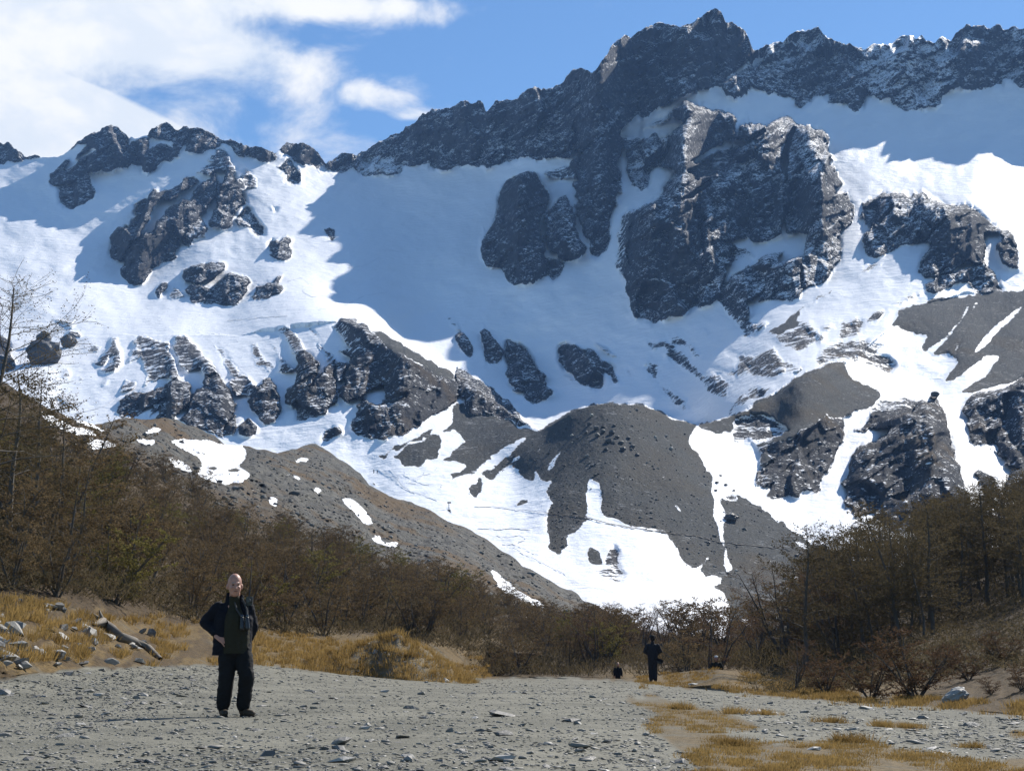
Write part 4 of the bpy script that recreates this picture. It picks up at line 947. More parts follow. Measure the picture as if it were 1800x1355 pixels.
def hull(name, n, sx, sy, sz, seed, mat, sink=.35):
    r = np.random.default_rng(seed); bm = bmesh.new()
    for _ in range(n):
        p = r.normal(0, 1, 3); p /= np.linalg.norm(p); p *= r.uniform(.75, 1.1)
        bm.verts.new((p[0] * sx, p[1] * sy, max(p[2], -sink) * sz))
    g = bmesh.ops.convex_hull(bm, input=bm.verts)
    bmesh.ops.delete(bm, geom=[v for v in bm.verts if not v.link_faces], context='VERTS')
    bmesh.ops.triangulate(bm, faces=bm.faces)
    me = bpy.data.meshes.new(name); bm.to_mesh(me); bm.free(); me.materials.append(mat); return me
SLABS = [hull('stone', 16, .5, .38 + .1 * (i % 3), .13 + .05 * (i % 4), 100 + i, M_SLATE) for i in range(10)]
PALES = [hull('stone', 16, .5, .42, .18, 140 + i, M_PALE) for i in range(3)]
def crag(name, seed, mat, sub=3, amp=.28, sx=1, sy=1, sz=1):
    bm = bmesh.new(); bmesh.ops.create_icosphere(bm, subdivisions=sub, radius=1)
    co = np.array([v.co[:] for v in bm.verts])
    th = np.arctan2(co[:, 1], co[:, 0]); f = facets(th * 1.6 + 7, co[:, 2] * 2.2 + 9, seed, .8) - .5
    f2 = facets(th * 3.6 + 7, co[:, 2] * 4.2 + 9, seed + 3, .8) - .5
    co = co * (1 + amp * f + amp * .4 * f2)[:, None]
    for v, c in zip(bm.verts, co): v.co = (c[0] * sx, c[1] * sy, c[2] * sz)
    me = bpy.data.meshes.new(name); bm.to_mesh(me); bm.free(); me.materials.append(mat); return me
rs = np.random.default_rng(33)
def on_gravel(u, v):
    return v > float(GRAVEL_TOP(u)) + 3 and not any(bool(inside(np.array([u]), np.array([v]), P_)[0]) for P_ in GRASS_FG)
# named slabs that stand out in the photograph
BIG = [(885, 1292, 48, 'large tilted slab propped on the gravel with another behind it', 0, .5), (880, 1336, 62, 'long pale flat slab half buried in the gravel', 'p', .2), (640, 1281, 28, 'pale flat stone beside small dark stones on the gravel', 'p', .4),
       (790, 1286, 17, 'small upright dark stone on bare gravel', 1, 1.6), (708, 1297, 30, 'dark flat slab on bare gravel with a shadow edge', 2, .3), (720, 1338, 30, 'dark wedge stone on the gravel below the pale slab', 3, .5),
       (1005, 1268, 42, 'long grey slab tilted on the gravel', 4, .4), (880, 1258, 58, 'very long thin grey slab lying on the gravel', 5, .2), (674, 1216, 26, 'pale cream stone flat on the gravel near the mound', 'p', .3),
       (155, 1216, 26, 'dark flat stone on gravel below the driftwood log', 6, .3), (10, 1220, 30, 'dark stone slab at the edge of the left grass bank', 7, .4), (105, 1272, 20, 'small hunched stone on the worn gravel left of the shadow', 8, .8), (240, 1228, 22, 'grey stone heap slab in the stony strip', 9, .7),
       (1430, 1318, 34, 'pale flat slab among the dry grass', 'p', .3), (1345, 1287, 14, 'small round dark stone beside the dry grass', 1, 1.5)]
for u, v, wpx, lab, k, fl in BIG:
    p = ground_at(u, v); s = wpx / 2500 * p.y
    me = PALES[0] if k == 'p' else SLABS[k]
    o = obj('stone', me, None, p + Vector((0, 0, .01)), (rs.uniform(-.1, .1), rs.uniform(-.15, .15), rs.uniform(-.5, .5)), (s, s * .9, s * (.6 + fl)))
    tag(o, lab, 'stone')
cnt = 0; STR = [PT('X', '60,1200 330,1172 430,1185 330,1225 240,1270 120,1300 60,1300 150,1240'), PT('X', '820,1198 1100,1205 1400,1235 1800,1262 1800,1330 1600,1310 1350,1270 1080,1240 860,1220')]
def in_strip(u, v): return any(bool(inside(np.array([u]), np.array([v]), P_)[0]) for P_ in STR)
while cnt < 280:
    u = rs.uniform(-40, 1840); v = rs.uniform(1172, 1356)
    if not on_gravel(u, v): continue
    st = in_strip(u, v)
    if not st and rs.random() > .42: continue
    D = float(NEARQ(u, v))
    if rs.random() > min(1, (D / 14) ** .6): continue
    s = float(np.exp(rs.normal(math.log(.10 if D < 20 else .17), .38))); s = min(s, .42)
    p = at(u, v, D); me = SLABS[rs.integers(0, 10)] if rs.random() < .85 else PALES[rs.integers(0, 3)]
    o = obj('stone', me, None, p + Vector((0, 0, .004)), (rs.normal(0, .12), rs.normal(0, .12), rs.uniform(0, 6.28)), (s, s * rs.uniform(.7, 1), s * rs.uniform(.45, .95)))
    if st and u < 500: tag(o, 'grey slate stone in the stony strip of gravel below the left bank', 'stone', 'stones of the left stony strip')
    elif st: tag(o, 'grey slate stone in the stony band crossing the gravel before the dry grass', 'stone', 'stones of the stony band')
    else: tag(o, 'flat grey stone scattered on the bare gravel', 'stone', 'stones scattered on the gravel')
    cnt += 1
def gravel_stuff():
    P = []; Fc = []; n = 0; r = np.random.default_rng(5)
    protos = []
    for me in SLABS[:6]:
        v = np.array([q.co[:] for q in me.vertices]); f = np.array([q.vertices[:] for q in me.polygons]); protos.append((v, f))
    cu = r.uniform(-60, 1860, 90000); cv = 1170 + 186 * r.random(90000) ** 1.25
    ok = cv > GRAVEL_TOP(cu) + 3
    for P_ in GRASS_FG: ok &= ~inside(cu, cv, P_)
    stp = np.zeros(len(cu), bool)
    for P_ in STR: stp |= inside(cu, cv, P_)
    ok &= stp | (r.random(len(cu)) < .30 + .35 * vnoise(cu / 60., cv / 14., 3))
    for u, v in list(zip(cu[ok], cv[ok]))[:20000]:
        D = float(NEARQ(u, v)); p = np.array(at(u, v, D))
        s = .019 * float(np.exp(r.normal(0, .5))) * (1 + D / 26)
        pv, pf = protos[r.integers(0, 6)]; a_ = r.uniform(0, 6.28); c_, s_ = math.cos(a_), math.sin(a_)
        q = pv * np.array([s, s * r.uniform(.6, 1), s * r.uniform(.45, 1.1)])
        tl = r.normal(0, .15); q[:, 2] += q[:, 0] * tl
        q = np.stack([q[:, 0] * c_ - q[:, 1] * s_, q[:, 0] * s_ + q[:, 1] * c_, q[:, 2] + s * .06], 1) + p
        P.append(q); Fc.append(pf + n); n += len(q)
    m_, t, b = principled('pebbles'); pos = t.new('ShaderNodeNewGeometry')
    c = t.mix(t.ss(t.noise(pos.outputs['Position'], 3.0, 4, .8), .3, .7), C4(.105, .098, .086), C4(.33, .31, .265))
    c = t.mix(pos.outputs['Random Per Island'], c, C4(.15, .142, .122)); t.put(b.inputs['Base Color'], c); b.inputs['Roughness'].default_value = .7
    o = obj('gravel', raw_mesh('gravel', np.vstack(P), np.vstack(Fc), m_)); tag(o, 'loose grey pebbles strewn over the gravel flat', 'gravel', kind='stuff')
gravel_stuff()
# stones on the left bank
for i in range(90):
    u = rs.uniform(-20, 300); v = rs.uniform(1050, 1178)
    if v < 1045 + u * .25 or v > float(GRAVEL_TOP(u)) - 2: continue
    p = ground_at(u, v); s = rs.uniform(.18, .55)
    o = obj('stone', SLABS[rs.integers(0, 10)] if rs.random() < .6 else PALES[rs.integers(0, 3)], None, p + Vector((0, -.02, .03)), (rs.normal(.35, .2), rs.normal(0, .3), rs.uniform(0, 6.28)), (s, s * .8, s * rs.uniform(.8, 1.6)))
    tag(o, 'weathered stone lodged in the dry grass of the left bank', 'stone', 'stones in the left bank')
# pale boulder at the right edge
p = ground_at(1680, 1232)
o = obj('boulder', crag('boulder', 71, M_PALE, 3, .22, .5, .35, .3), None, p + Vector((0, 0, .10)), (0, -.45, .1), (.62, .6, .55)); tag(o, 'pale whitish boulder tilted beside the rusty shrub', 'boulder')
p = ground_at(1222, 1203)
o = obj('stone', PALES[1], None, p, (0, 0, 0), (.6, .5, .5)); tag(o, 'white rounded stone at the edge of the far dry grass', 'stone')
# boulders on the mountain
def boulder(u, v, wpx, hpx, label, seed, mat=None, group=None, sub=3, tilt=0):
    p = mountain_at(u, v + hpx * .35); k = p.y / 2500
    o = obj('boulder', crag('boulder', seed, mat or M_DARK, sub, .26, wpx * .5 * k, wpx * .5 * k, hpx * .5 * k), None, p + Vector((0, 0, hpx * .38 * k)), (0, tilt, seed * .7)); tag(o, label, 'boulder', group); return o
boulder(76, 622, 56, 50, 'huge dark boulder standing in the lit snow under the left cliffs', 11)
boulder(76, 597, 26, 30, 'knob of dark rock on top of the huge boulder in the snow', 12)
boulder(120, 601, 30, 24, 'smaller dark boulder beside the huge one in the snow', 13)
boulder(1644, 693, 15, 10, 'lone brown rock at the head of the snow gully on the right', 14)
boulder(1285, 911, 25, 15, 'dark angular boulder on the right foot of the scree dome', 15)
for i, (u, v, s) in enumerate(((1036, 745, 7), (1048, 752, 9), (1060, 758, 8), (1075, 760, 9), (1085, 768, 7), (1070, 775, 10), (1092, 778, 8), (1105, 770, 7), (1050, 765, 8), (1095, 790, 9), (1112, 785, 8), (1030, 760, 6), (1120, 800, 7), (1065, 790, 7), (1015, 770, 5), (1080, 748, 6))):
    boulder(u, v, s * 1.2, s * .9, 'dark boulder in the cluster on top of the scree dome', 20 + i, None, 'boulders on the dome', 2)
for i, (u, v) in enumerate(((1152, 769), (1180, 788), (1040, 730))): boulder(u, v, 7, 6, 'pale boulder alone on the grey scree dome', 40 + i, M_PALE, 'pale boulders on the dome', 2)
rd = np.random.default_rng(8)
for i in range(70):
    u = rd.uniform(980, 1420); v = rd.uniform(760, 1060)
    if not bool(inside(np.array([u]), np.array([v]), DOME)[0]) and not (u > 1290 and v > 900 + (u - 1290) * .45): continue
    s = rd.uniform(2.5, 6); boulder(u, v, s * 1.3, s * .8, 'small boulder lying on the grey scree below the dome', 60 + i % 6, M_DARK if rd.random() < .6 else M_PALE, 'small boulders on the scree', 1)
for i, (u, v, s) in enumerate(((1266, 836, 7), (1260, 848, 9), (1276, 852, 8), (1258, 862, 8), (1290, 862, 6))): boulder(u, v, s, s * .6, 'dark stone on the snow strip beside the scree dome', 80 + i, None, 'stones on the snow strip', 1)
# loose blocks on scree and moraine, too many and too small to count
def blocks(name, label, pts, size, seed, mat):
    r = np.random.default_rng(seed); P = []; Fc = []; n = 0
    pr = [(np.array([q.co[:] for q in me.vertices]), np.array([q.vertices[:] for q in me.polygons])) for me in (hull('t', 11, .5, .45, .36, 300 + k, mat) for k in range(5))]
    for p in pts:
        pv, pf = pr[r.integers(0, 5)]; s_ = size * float(np.exp(r.normal(0, .55))); a_ = r.uniform(0, 6.28); c_, q_ = math.cos(a_), math.sin(a_)
        v = pv * s_; v = np.stack([v[:, 0] * c_ - v[:, 1] * q_, v[:, 0] * q_ + v[:, 1] * c_, v[:, 2]], 1) + np.array(p); P.append(v); Fc.append(pf + n); n += len(v)
    tag(obj(name, raw_mesh(name, np.vstack(P), np.vstack(Fc), mat)), label, 'rubble', kind='stuff')
def block_material():
    m_, t, b = principled('loose_blocks'); g = t.new('ShaderNodeNewGeometry')
    t.put(b.inputs['Base Color'], t.mix(g.outputs['Random Per Island'], C4(.030, .031, .033), C4(.20, .195, .18))); b.inputs['Roughness'].default_value = .85; b.inputs['Specular IOR Level'].default_value = .1
    return m_
M_BLOCK = block_material()
rb_ = np.random.default_rng(91)
cu = rb_.uniform(800, 1480, 9000); cv = rb_.uniform(705, 1090, 9000)
RFOOT = PT('P', '1040,400 1130,330 1300,430 1600,620 1793,740 1793,1290 1130,1290 1130,1130 1010,1020 1140,880 1075,640')
ok = inside(cu, cv, DOME) | inside(cu, cv, RFOOT)
TONG = PT('P', '120,500 122,400 138,228 220,290 232,380 242,498 385,555 130,522'); ok &= ~inside(cu, cv, TONG)
blocks('rubble', 'grey rubble strewn over the scree dome and its foot', [mountain_at(u, v) for u, v in list(zip(cu[ok], cv[ok]))[:2600]], .50, 5, M_BLOCK)
cu = rb_.uniform(40, 1060, 16000); cv = rb_.uniform(690, 1090, 16000); cr_ = NEAR_CREST(cu)
ok = (cv > cr_ + 3) & (cv < TREE_LINE(cu) + 10)
for kind_, key_, s_ in NEAR_POLYS:
    if kind_ == 'snow': ok &= ~inside(cu, cv, PT(key_, s_))
blocks('moraine_rubble', 'dark and pale rubble covering the moraine slope above the bushes', [drop(at(u, v, float(NEARQ(u, v)))) for u, v in list(zip(cu[ok], cv[ok]))[:3600]], .40, 6, M_BLOCK)
# driftwood log on the left bank
M_LOG, tl_, bl_ = principled('weathered_wood')
gl = tl_.new('ShaderNodeNewGeometry').outputs['Position']
tl_.put(bl_.inputs['Base Color'], tl_.mix(tl_.noise(tl_.vm('MULTIPLY', gl, (2., 2., 14.)), 3, 4, .6), C4(.055, .045, .036), C4(.24, .21, .17))); bl_.inputs['Roughness'].default_value = .85
def log():
    px = ((166, 1094, .03), (182, 1097, .13), (196, 1108, .13), (212, 1122, .12), (238, 1128, .10), (262, 1138, .085), (284, 1156, .05))
    pts = []; 
    for u, v, r_ in px:
        q = ground_at(u, v + 5); pts.append((q.x, q.y - .1, q.z + r_ * .9))
    o_ = np.array(pts[3]); A_ = MeshAcc(); tube(A_, np.array(pts) - o_, [q[2] for q in px], 8)
    root = bpy.data.objects.new('driftwood_log', None); COL.objects.link(root); root.location = Vector(o_)
    obj('trunk', A_.mesh('trunk', M_LOG, True), root)
    B_ = MeshAcc(); p1 = np.array(pts[1]) - o_
    for d in ((-.2, -.05, .18), (-.28, .1, -.02), (-.05, -.12, .24)): tube(B_, [p1, p1 + np.array(d) * .6, p1 + np.array(d) * 1.2], [.07, .05, .015], 5)
    obj('root_stub', B_.mesh('root_stub', M_LOG, True), root)
    tag(root, 'crooked grey driftwood log lying down the grassy left bank', 'log')
log()
# ------------------------------------------------------------------ dry grass
ML_GRASS = leaf_material('dry_grass', C4(.165, .106, .038), C4(.37, .248, .090), .45)
_gl = ML_GRASS.node_tree
def blades(n, sample, L0, L1, w0, seed, clump=.0):
    r = np.random.default_rng(seed); B_ = []; k = 0
    while k < n:
        c = sample(r)
        if c is None: continue
        m = 26; k += m
        rad = clump * r.uniform(.5, 1.3); off = r.normal(0, rad, (m, 2)) * .5
        base = np.array(c[:3]) + np.column_stack([off, np.zeros(m)]); base[:, 2] -= .01
        L = r.uniform(L0, L1, (m, 1)) * c[3]
        d = np.column_stack([off / (rad + 1e-6) * .35 + r.normal(0, .28, (m, 2)), np.ones(m)]); d[:, 0] += .12
        d /= np.linalg.norm(d, axis=1)[:, None]
        tip = base + d * L; tip[:, 2] -= .25 * L[:, 0] * np.abs(d[:, 0])
        mid = base + d * L * .55; mid[:, 2] += .04 * L[:, 0]
        sd_ = r.normal(0, 1, (m, 2)); sd_ = np.column_stack([sd_ / np.linalg.norm(sd_, axis=1)[:, None], np.zeros(m)]) * w0 * c[4]
        B_.append(np.stack([base - sd_, base + sd_, mid + sd_ * .7, mid + sd_ * .7, mid - sd_ * .7, base - sd_, mid - sd_ * .7, mid + sd_ * .7, tip], 1).reshape(-1, 3))
    V_ = np.vstack(B_); return V_, np.arange(len(V_)).reshape(-1, 3)
def s_bank(r):
    u = r.uniform(-60, 860); top = 1048 + .13 * max(u, 0) if u < 460 else 1108 + (u - 460) * .12; v = r.uniform(top, float(GRAVEL_TOP(u)) + 2)
    if vnoise(u / 35., v / 12., 5) < (.58 if u < 400 else .36): return None
    D = float(NEARQ(u, v)); p = at(u, v, D); return (p.x, p.y, p.z, 1 + .3 * r.random(), 1 + D / 40)
def s_right(r):
    u = r.uniform(1120, 1860); v = r.uniform(float(DIP_V(u)) - 3, float(GRAVEL_TOP(u)) + 2 + 10 * (r.random() < .1))
    if vnoise(u / 40., v / 9., 6) < .36: return None
    D = float(NEARQ(u, v)); p = at(u, v, D); return (p.x, p.y, p.z, .6 + .6 * r.random(), 1 + D / 40)
def s_fg(r):
    u = r.uniform(1070, 1860); v = r.uniform(1222, 1400)
    w1 = (float(fbm(u / 22., v / 10., 4, 61)) - .5)
    if not any(bool(inside(np.array([u + w1 * 60]), np.array([v + w1 * 26]), P_)[0]) for P_ in GRASS_FG): return None
    if vnoise(u / 30., v / 10., 9) < .36 or fbm(u / 90., v / 22., 3, 19) < .34: return None
    D = float(NEARQ(u, v)); p = at(u, v, D); return (p.x, p.y, p.z, .5 + .5 * r.random(), 1)
for nm, n, smp, a_, b_, w_, sd_, cl_, lb in (('bank_grass', 30000, s_bank, .08, .22, .0045, 1, .16, 'golden dry grass clothing the left bank'), ('far_grass', 18000, s_right, .07, .18, .0045, 2, .2, 'golden dry grass between the gravel and the wood'), ('meadow_grass', 64000, s_fg, .02, .065, .0034, 3, .10, 'golden dry grass patch growing over the gravel')):
    V_, f_ = blades(n, smp, a_, b_, w_, sd_, cl_); o = obj(nm, raw_mesh(nm, V_, f_, ML_GRASS)); tag(o, lb, 'grass', kind='stuff')
def tuft_mesh(seed):
    V_, f_ = blades(520, lambda r: (r.normal(0, .10), r.normal(0, .07), 0, .7 + .6 * r.random(), 1), .10, .24, .0032, seed, .10); return raw_mesh('grass_tussock', V_, f_, ML_GRASS)
TUFT = [tuft_mesh(50 + i) for i in range(3)]
for i, (u, v, s, lb) in enumerate(((1462, 1270, 1.0, 'round dry grass tussock alone on the stony band'), (1555, 1277, 1.0, 'flat dry grass tussock on the stony band beside a smaller one'), (1600, 1279, .8, 'smaller dry grass tussock joined to a flat one'), (1488, 1304, 1.1, 'tall dry grass tussock beside a pale slab'), (1192, 1246, 1.3, 'dry grass tussock on the gravel near the far walker'), (1705, 1314, .7, 'small dry grass tussock near the lower gravel edge'), (1292, 1254, 1.2, 'dry grass tussock at the upper tip of the grass patch'), (1344, 1256, 1.0, 'dry grass tussock at the right of the patch tip'), (1290, 1310, .9, 'pale tussock inside the golden grass patch'))):
    p = ground_at(u, v); o = obj('grass_tussock', TUFT[i % 3], None, p, (0, 0, i * 1.3), (s * .95, s * .95, s * .55)); tag(o, lb, 'grass')
# grassy mound at the end of the bank
def mound():
    prof = line(PT('X', '500,0 545,18 600,45 640,75 680,96 705,98 735,80 770,55 800,28 835,0'))
    us = np.linspace(500, 835, 90); ts = np.linspace(-1, 1, 60)
    U, T = np.meshgrid(us, ts); H = prof(U) / 2500 * 40
    yc = 50.5 + (fbm(U / 60., T * 0, 2, 3) - .5) * 1.5
    X = (U - 900) / 2500 * 50.5; Y = yc + T * 3.2
    base = np.array([drop((x_, y_, 0)).z for x_, y_ in zip(X.ravel(), Y.ravel())]).reshape(X.shape)
    sh = np.where(T < 0, 1 - np.abs(T) ** 1.35, 1 - np.abs(T) ** 1.6)
    Z = base - .10 - .20 * (1 - sh) + H * sh + (fbm(U / 12., T * 4, 4, 6) - .5) * .42 * sh
    m_, t, b = principled('mound_earth'); P = t.new('ShaderNodeNewGeometry').outputs['Position']
    n = t.noise(P, 3.0, 4, .65); n2 = t.noise(P, 14., 3, .7)
    c = t.mix(t.ss(n, .42, .58), C4(.20, .135, .05), C4(.14, .125, .095)); c = t.mix(t.m('MULTIPLY', t.ss(n2, .58, .7), .8), c, C4(.27, .26, .23))
    t.put(b.inputs['Base Color'], c); b.inputs['Roughness'].default_value = .95
    bp = t.new('ShaderNodeBump', i_Height=n2, i_Distance=.1, i_Strength=.8); t.l.new(bp.outputs[0], b.inputs['Normal'])
    o = grid_mesh('grass_mound', X, Y, Z, m_); tag(o, kind='structure')
    def smp(r):
        j = r.integers(0, len(us)); i = r.integers(2, len(ts) - 6)
        face = T[i, j] < -.22 and 640 < U[i, j] < 815
        if face and r.random() < .25: return None
        return (X[i, j], Y[i, j], Z[i, j], .7 + .6 * r.random(), 1.8)
    V_, f_ = blades(27000, smp, .10, .30, .0045, 7, .2); o = obj('mound_grass', raw_mesh('mound_grass', V_, f_, ML_GRASS)); tag(o, 'tall golden grass crowning the eroded mound', 'grass', kind='stuff')
    for i in range(26):
        j = rs.integers(38, 84); i_ = rs.integers(4, 26); s = rs.uniform(.12, .4)
        o = obj('stone', PALES[rs.integers(0, 3)] if rs.random() < .6 else SLABS[rs.integers(0, 10)], None, (X[i_, j], Y[i_, j], Z[i_, j]), (rs.normal(.5, .2), 0, rs.uniform(0, 6)), (s,) * 3); tag(o, 'stone bared on the eroded face of the grassy mound', 'stone', 'stones in the mound face')
mound()
# ------------------------------------------------------------------ people
def plain(name, c, rough=.85, spec=.2, nz=None):
    m_, t, b = principled(name)
    P = t.new('ShaderNodeTexCoord').outputs['Object']
    n = t.noise(P, 22 if nz is None else nz, 3, .6)
    t.put(b.inputs['Base Color'], t.mix(n, C4(*[q * .75 for q in c]), C4(*[q * 1.25 for q in c]))); b.inputs['Roughness'].default_value = rough; b.inputs['Specular IOR Level'].default_value = spec
    bp = t.new('ShaderNodeBump', i_Height=n, i_Distance=.01, i_Strength=.35); t.l.new(bp.outputs[0], b.inputs['Normal'])
    return m_
M_SKIN = plain('skin', (.42, .215, .155), .5, .35); M_NAVY = plain('navy_cloth', (.006, .0065, .011)); M_OLIVE = plain('olive_cloth', (.024, .022, .013))
M_BLACK = plain('black_cloth', (.010, .010, .011)); M_BOOT = plain('brown_leather', (.055, .038, .024), .6); M_GEAR = plain('black_plastic', (.012, .013, .015), .35, .5); M_STRAP = plain('grey_strap', (.05, .05, .05))
M_HAIRB = plain('blond_hair', (.36, .24, .10), .5); M_CAPW = plain('white_cap', (.72, .71, .68)); M_SOLE = plain('sole', (.02, .018, .016)); M_EYE = plain('eye_dark', (.02, .015, .012), .3); M_GREYH = plain('grey_hair', (.30, .28, .26)); M_LENS = plain('lens_glass', (.02, .03, .04), .1, .8)
def capsule(bm, p0, r0, p1, r1, seg=10, flat=None):
    p0, p1 = Vector(p0), Vector(p1); d = p1 - p0; L = d.length
    q = d.to_track_quat('Z', 'Y') if L > 1e-6 else Matrix.Identity(3).to_quaternion()
    rings = []
    for t, r in [(-r0 * .92, r0 * .38), (-r0 * .6, r0 * .8), (0, r0)] + [(L * k / 4, r0 + (r1 - r0) * k / 4) for k in range(1, 4)] + [(L, r1), (L + r1 * .6, r1 * .8), (L + r1 * .92, r1 * .38)]:
        ring = []
        for k in range(seg):
            a = k * 2 * math.pi / seg; v = Vector((math.cos(a) * r, math.sin(a) * r, t)); v = q @ v
            if flat: v = Vector((v.x * flat[0], v.y * flat[1], v.z * flat[2]))
            ring.append(bm.verts.new(p0 + v))
        rings.append(ring)
    for a, b in zip(rings, rings[1:]):
        for k in range(seg): bm.faces.new((a[k], a[(k + 1) % seg], b[(k + 1) % seg], b[k]))
    bm.faces.new(rings[0][::-1]); bm.faces.new(rings[-1])
def ball(bm, c, r, rot=None):
    M_ = Matrix.Translation(c) @ (rot.to_4x4() if rot is not None else Matrix.Identity(4)) @ Matrix.Diagonal((r[0], r[1], r[2], 1))
    bmesh.ops.create_icosphere(bm, subdivisions=3, radius=1, matrix=M_)
def fused(name, build, mat, parent, voxel=.012, smooth=6, folds=0.0, cut=None):
    """one continuous skin grown over overlapping volumes"""
    bm = bmesh.new(); build(bm); me = bpy.data.meshes.new(name); bm.to_mesh(me); bm.free()
    tmp = bpy.data.objects.new('tmp', me); COL.objects.link(tmp)
    r = tmp.modifiers.new('r', 'REMESH'); r.mode = 'VOXEL'; r.voxel_size = voxel
    s = tmp.modifiers.new('s', 'SMOOTH'); s.iterations = smooth; s.factor = .5
    dg = bpy.context.evaluated_depsgraph_get(); ev = tmp.evaluated_get(dg); out_ = bpy.data.meshes.new_from_object(ev)
    bpy.data.objects.remove(tmp); out_.name = name
    if folds:
        n = len(out_.vertices); co = np.empty(n * 3); out_.vertices.foreach_get('co', co); co = co.reshape(-1, 3)
        nr = np.empty(n * 3); out_.vertices.foreach_get('normal', nr); nr = nr.reshape(-1, 3)
        w_ = (ridged(co[:, 0] * 9 + co[:, 2] * 5 + co[:, 1] * 4, co[:, 2] * 13 - co[:, 0] * 6, 3, 4) - .6) * folds
        co = co + nr * w_[:, None]; out_.vertices.foreach_set('co', co.ravel()); out_.update()
    if cut is not None:
        b2 = bmesh.new(); b2.from_mesh(out_); bmesh.ops.bisect_plane(b2, geom=b2.verts[:] + b2.edges[:] + b2.faces[:], plane_co=(0, 0, cut), plane_no=(0, 0, 1), clear_inner=True); b2.to_mesh(out_); b2.free()
    out_.materials.clear(); out_.materials.append(mat)
    out_.polygons.foreach_set('use_smooth', np.full(len(out_.polygons), True))
    return obj(name, out_, parent)
def head_parts(bm, c, yaw, s=1.0, tilt=0.0):
    R_ = Matrix.Rotation(yaw, 3, 'Z') @ Matrix.Rotation(tilt, 3, 'X')
    L = lambda x, y, z: Vector(c) + R_ @ (Vector((x, y, z)) * s)
    ball(bm, L(0, .012, .035), (.076 * s, .094 * s, .100 * s), R_)            # skull
    ball(bm, L(0, -.022, -.030), (.067 * s, .072 * s, .085 * s), R_); ball(bm, L(0, -.028, -.078), (.056 * s, .056 * s, .046 * s), R_)          # face
    ball(bm, L(0, -.050, -.098), (.034 * s, .030 * s, .026 * s), R_)          # chin
    ball(bm, L(0, -.076, .022), (.050 * s, .020 * s, .012 * s), R_)           # brow
    capsule(bm, L(0, -.088, .008), .010 * s, L(0, -.110, -.036), .016 * s, 8) # nose
    ball(bm, L(0, -.086, -.068), (.026 * s, .012 * s, .009 * s), R_)          # lips
    for k in (-1, 1):
        ball(bm, L(.034 * k, -.078, -.026), (.022 * s, .016 * s, .018 * s), R_)
        ball(bm, L(.080 * k, .010, -.012), (.012 * s, .022 * s, .034 * s), R_)  # ears
    return L
def fingers(bm, wrist, direction, palm_n, s=1.0, curl=.35, thumb_side=1):
    """palm, four fingers of unequal length with two bends, thumb from the side of the palm"""
    d = Vector(direction).normalized(); n = Vector(palm_n).normalized(); side = d.cross(n).normalized()
    w_ = Vector(wrist); k0 = w_ + d * .085 * s
    for j in (-.030, -.010, .010, .030): capsule(bm, w_ + side * j * .7 * s, .017 * s, k0 + side * j * s, .014 * s, 8)
    for j, L in ((-.032, .066), (-.011, .080), (.011, .084), (.032, .074)):
        p = k0 + side * j * s; q = p + (d + n * curl * .5 + side * j * 5).normalized() * L * .5 * s
        e = q + (d + n * curl * 1.4 + side * j * 6).normalized() * L * .5 * s
        capsule(bm, p, .0095 * s, q, .0085 * s, 8); capsule(bm, q, .0085 * s, e, .007 * s, 8)
    t0 = w_ + d * .03 * s + side * thumb_side * .030 * s; t1 = t0 + (d * .55 + side * thumb_side * .8 + n * .15).normalized() * .042 * s; t2 = t1 + (d * .85 + side * thumb_side * .35 + n * .2).normalized() * .034 * s
    capsule(bm, t0, .014 * s, t1, .011 * s, 8); capsule(bm, t1, .011 * s, t2, .008 * s, 8)
def person_root(p, label, rz=0, s=1.0):
    r = bpy.data.objects.new('person', None); COL.objects.link(r); r.location = p; r.rotation_euler = (0, 0, rz); r.scale = (s,) * 3
    tag(r, label, 'person'); return r
# --- the man in front, right hand on his hip, turned a little towards his left
P0 = ground_at(408, 1259); man = person_root(P0, 'bald man in a dark jacket and olive vest, hand on hip, binoculars on his chest')
P0 = drop(P0); man.location = P0; print('man D', P0.y, P0.z)
YAW = .32
SHR, ELR, WRR = (-.225, .02, 1.335), (-.385, .06, 1.15), (-.215, -.06, .995)
SHL, ELL, WRL = (.140, .10, 1.325), (.185, .18, 1.10), (.110, .22, .90)
HPL, KNL, ANL = (-.085, .02, .86), (-.085, -.02, .47), (-.122, .03, .09)
HPR, KNR, ANR = (.075, .05, .86), (.168, -.04, .49), (.122, .06, .09)
def b_body(bm):
    head_parts(bm, (-.022, -.03, 1.602), YAW, 1.13, .02)
    capsule(bm, (-.03, .02, 1.38), .070, (-.024, .005, 1.54), .066)
    capsule(bm, (-.03, .04, .95), .12, (-.035, .04, 1.28), .13)
    capsule(bm, (-.19, .03, 1.33), .05, (.11, .09, 1.33), .05)
    for a, b, c in ((SHR, ELR, WRR), (SHL, ELL, WRL)):
        capsule(bm, a, .050, b, .040); capsule(bm, b, .040, c, .027)
    fingers(bm, Vector(WRR) + Vector((.0, -.005, -.005)), (.80, -.30, -.50), (-.2, .8, -.45), 1.22, .35, 1)
    fingers(bm, WRL, (-.2, .1, -1), (0, .8, 0), 1.0, .5, 1)
    for a, b, c in ((HPL, KNL, ANL), (HPR, KNR, ANR)):
        capsule(bm, a, .075, b, .055); capsule(bm, b, .052, c, .038)
    capsule(bm, HPL, .09, HPR, .09)
    capsule(bm, (ANL[0], ANL[1], .055), .03, (-.08, -.05, .045), .025); capsule(bm, (ANR[0], ANR[1], .055), .03, (.15, .02, .045), .025)
body = fused('body', b_body, M_SKIN, man, .0065, 5)
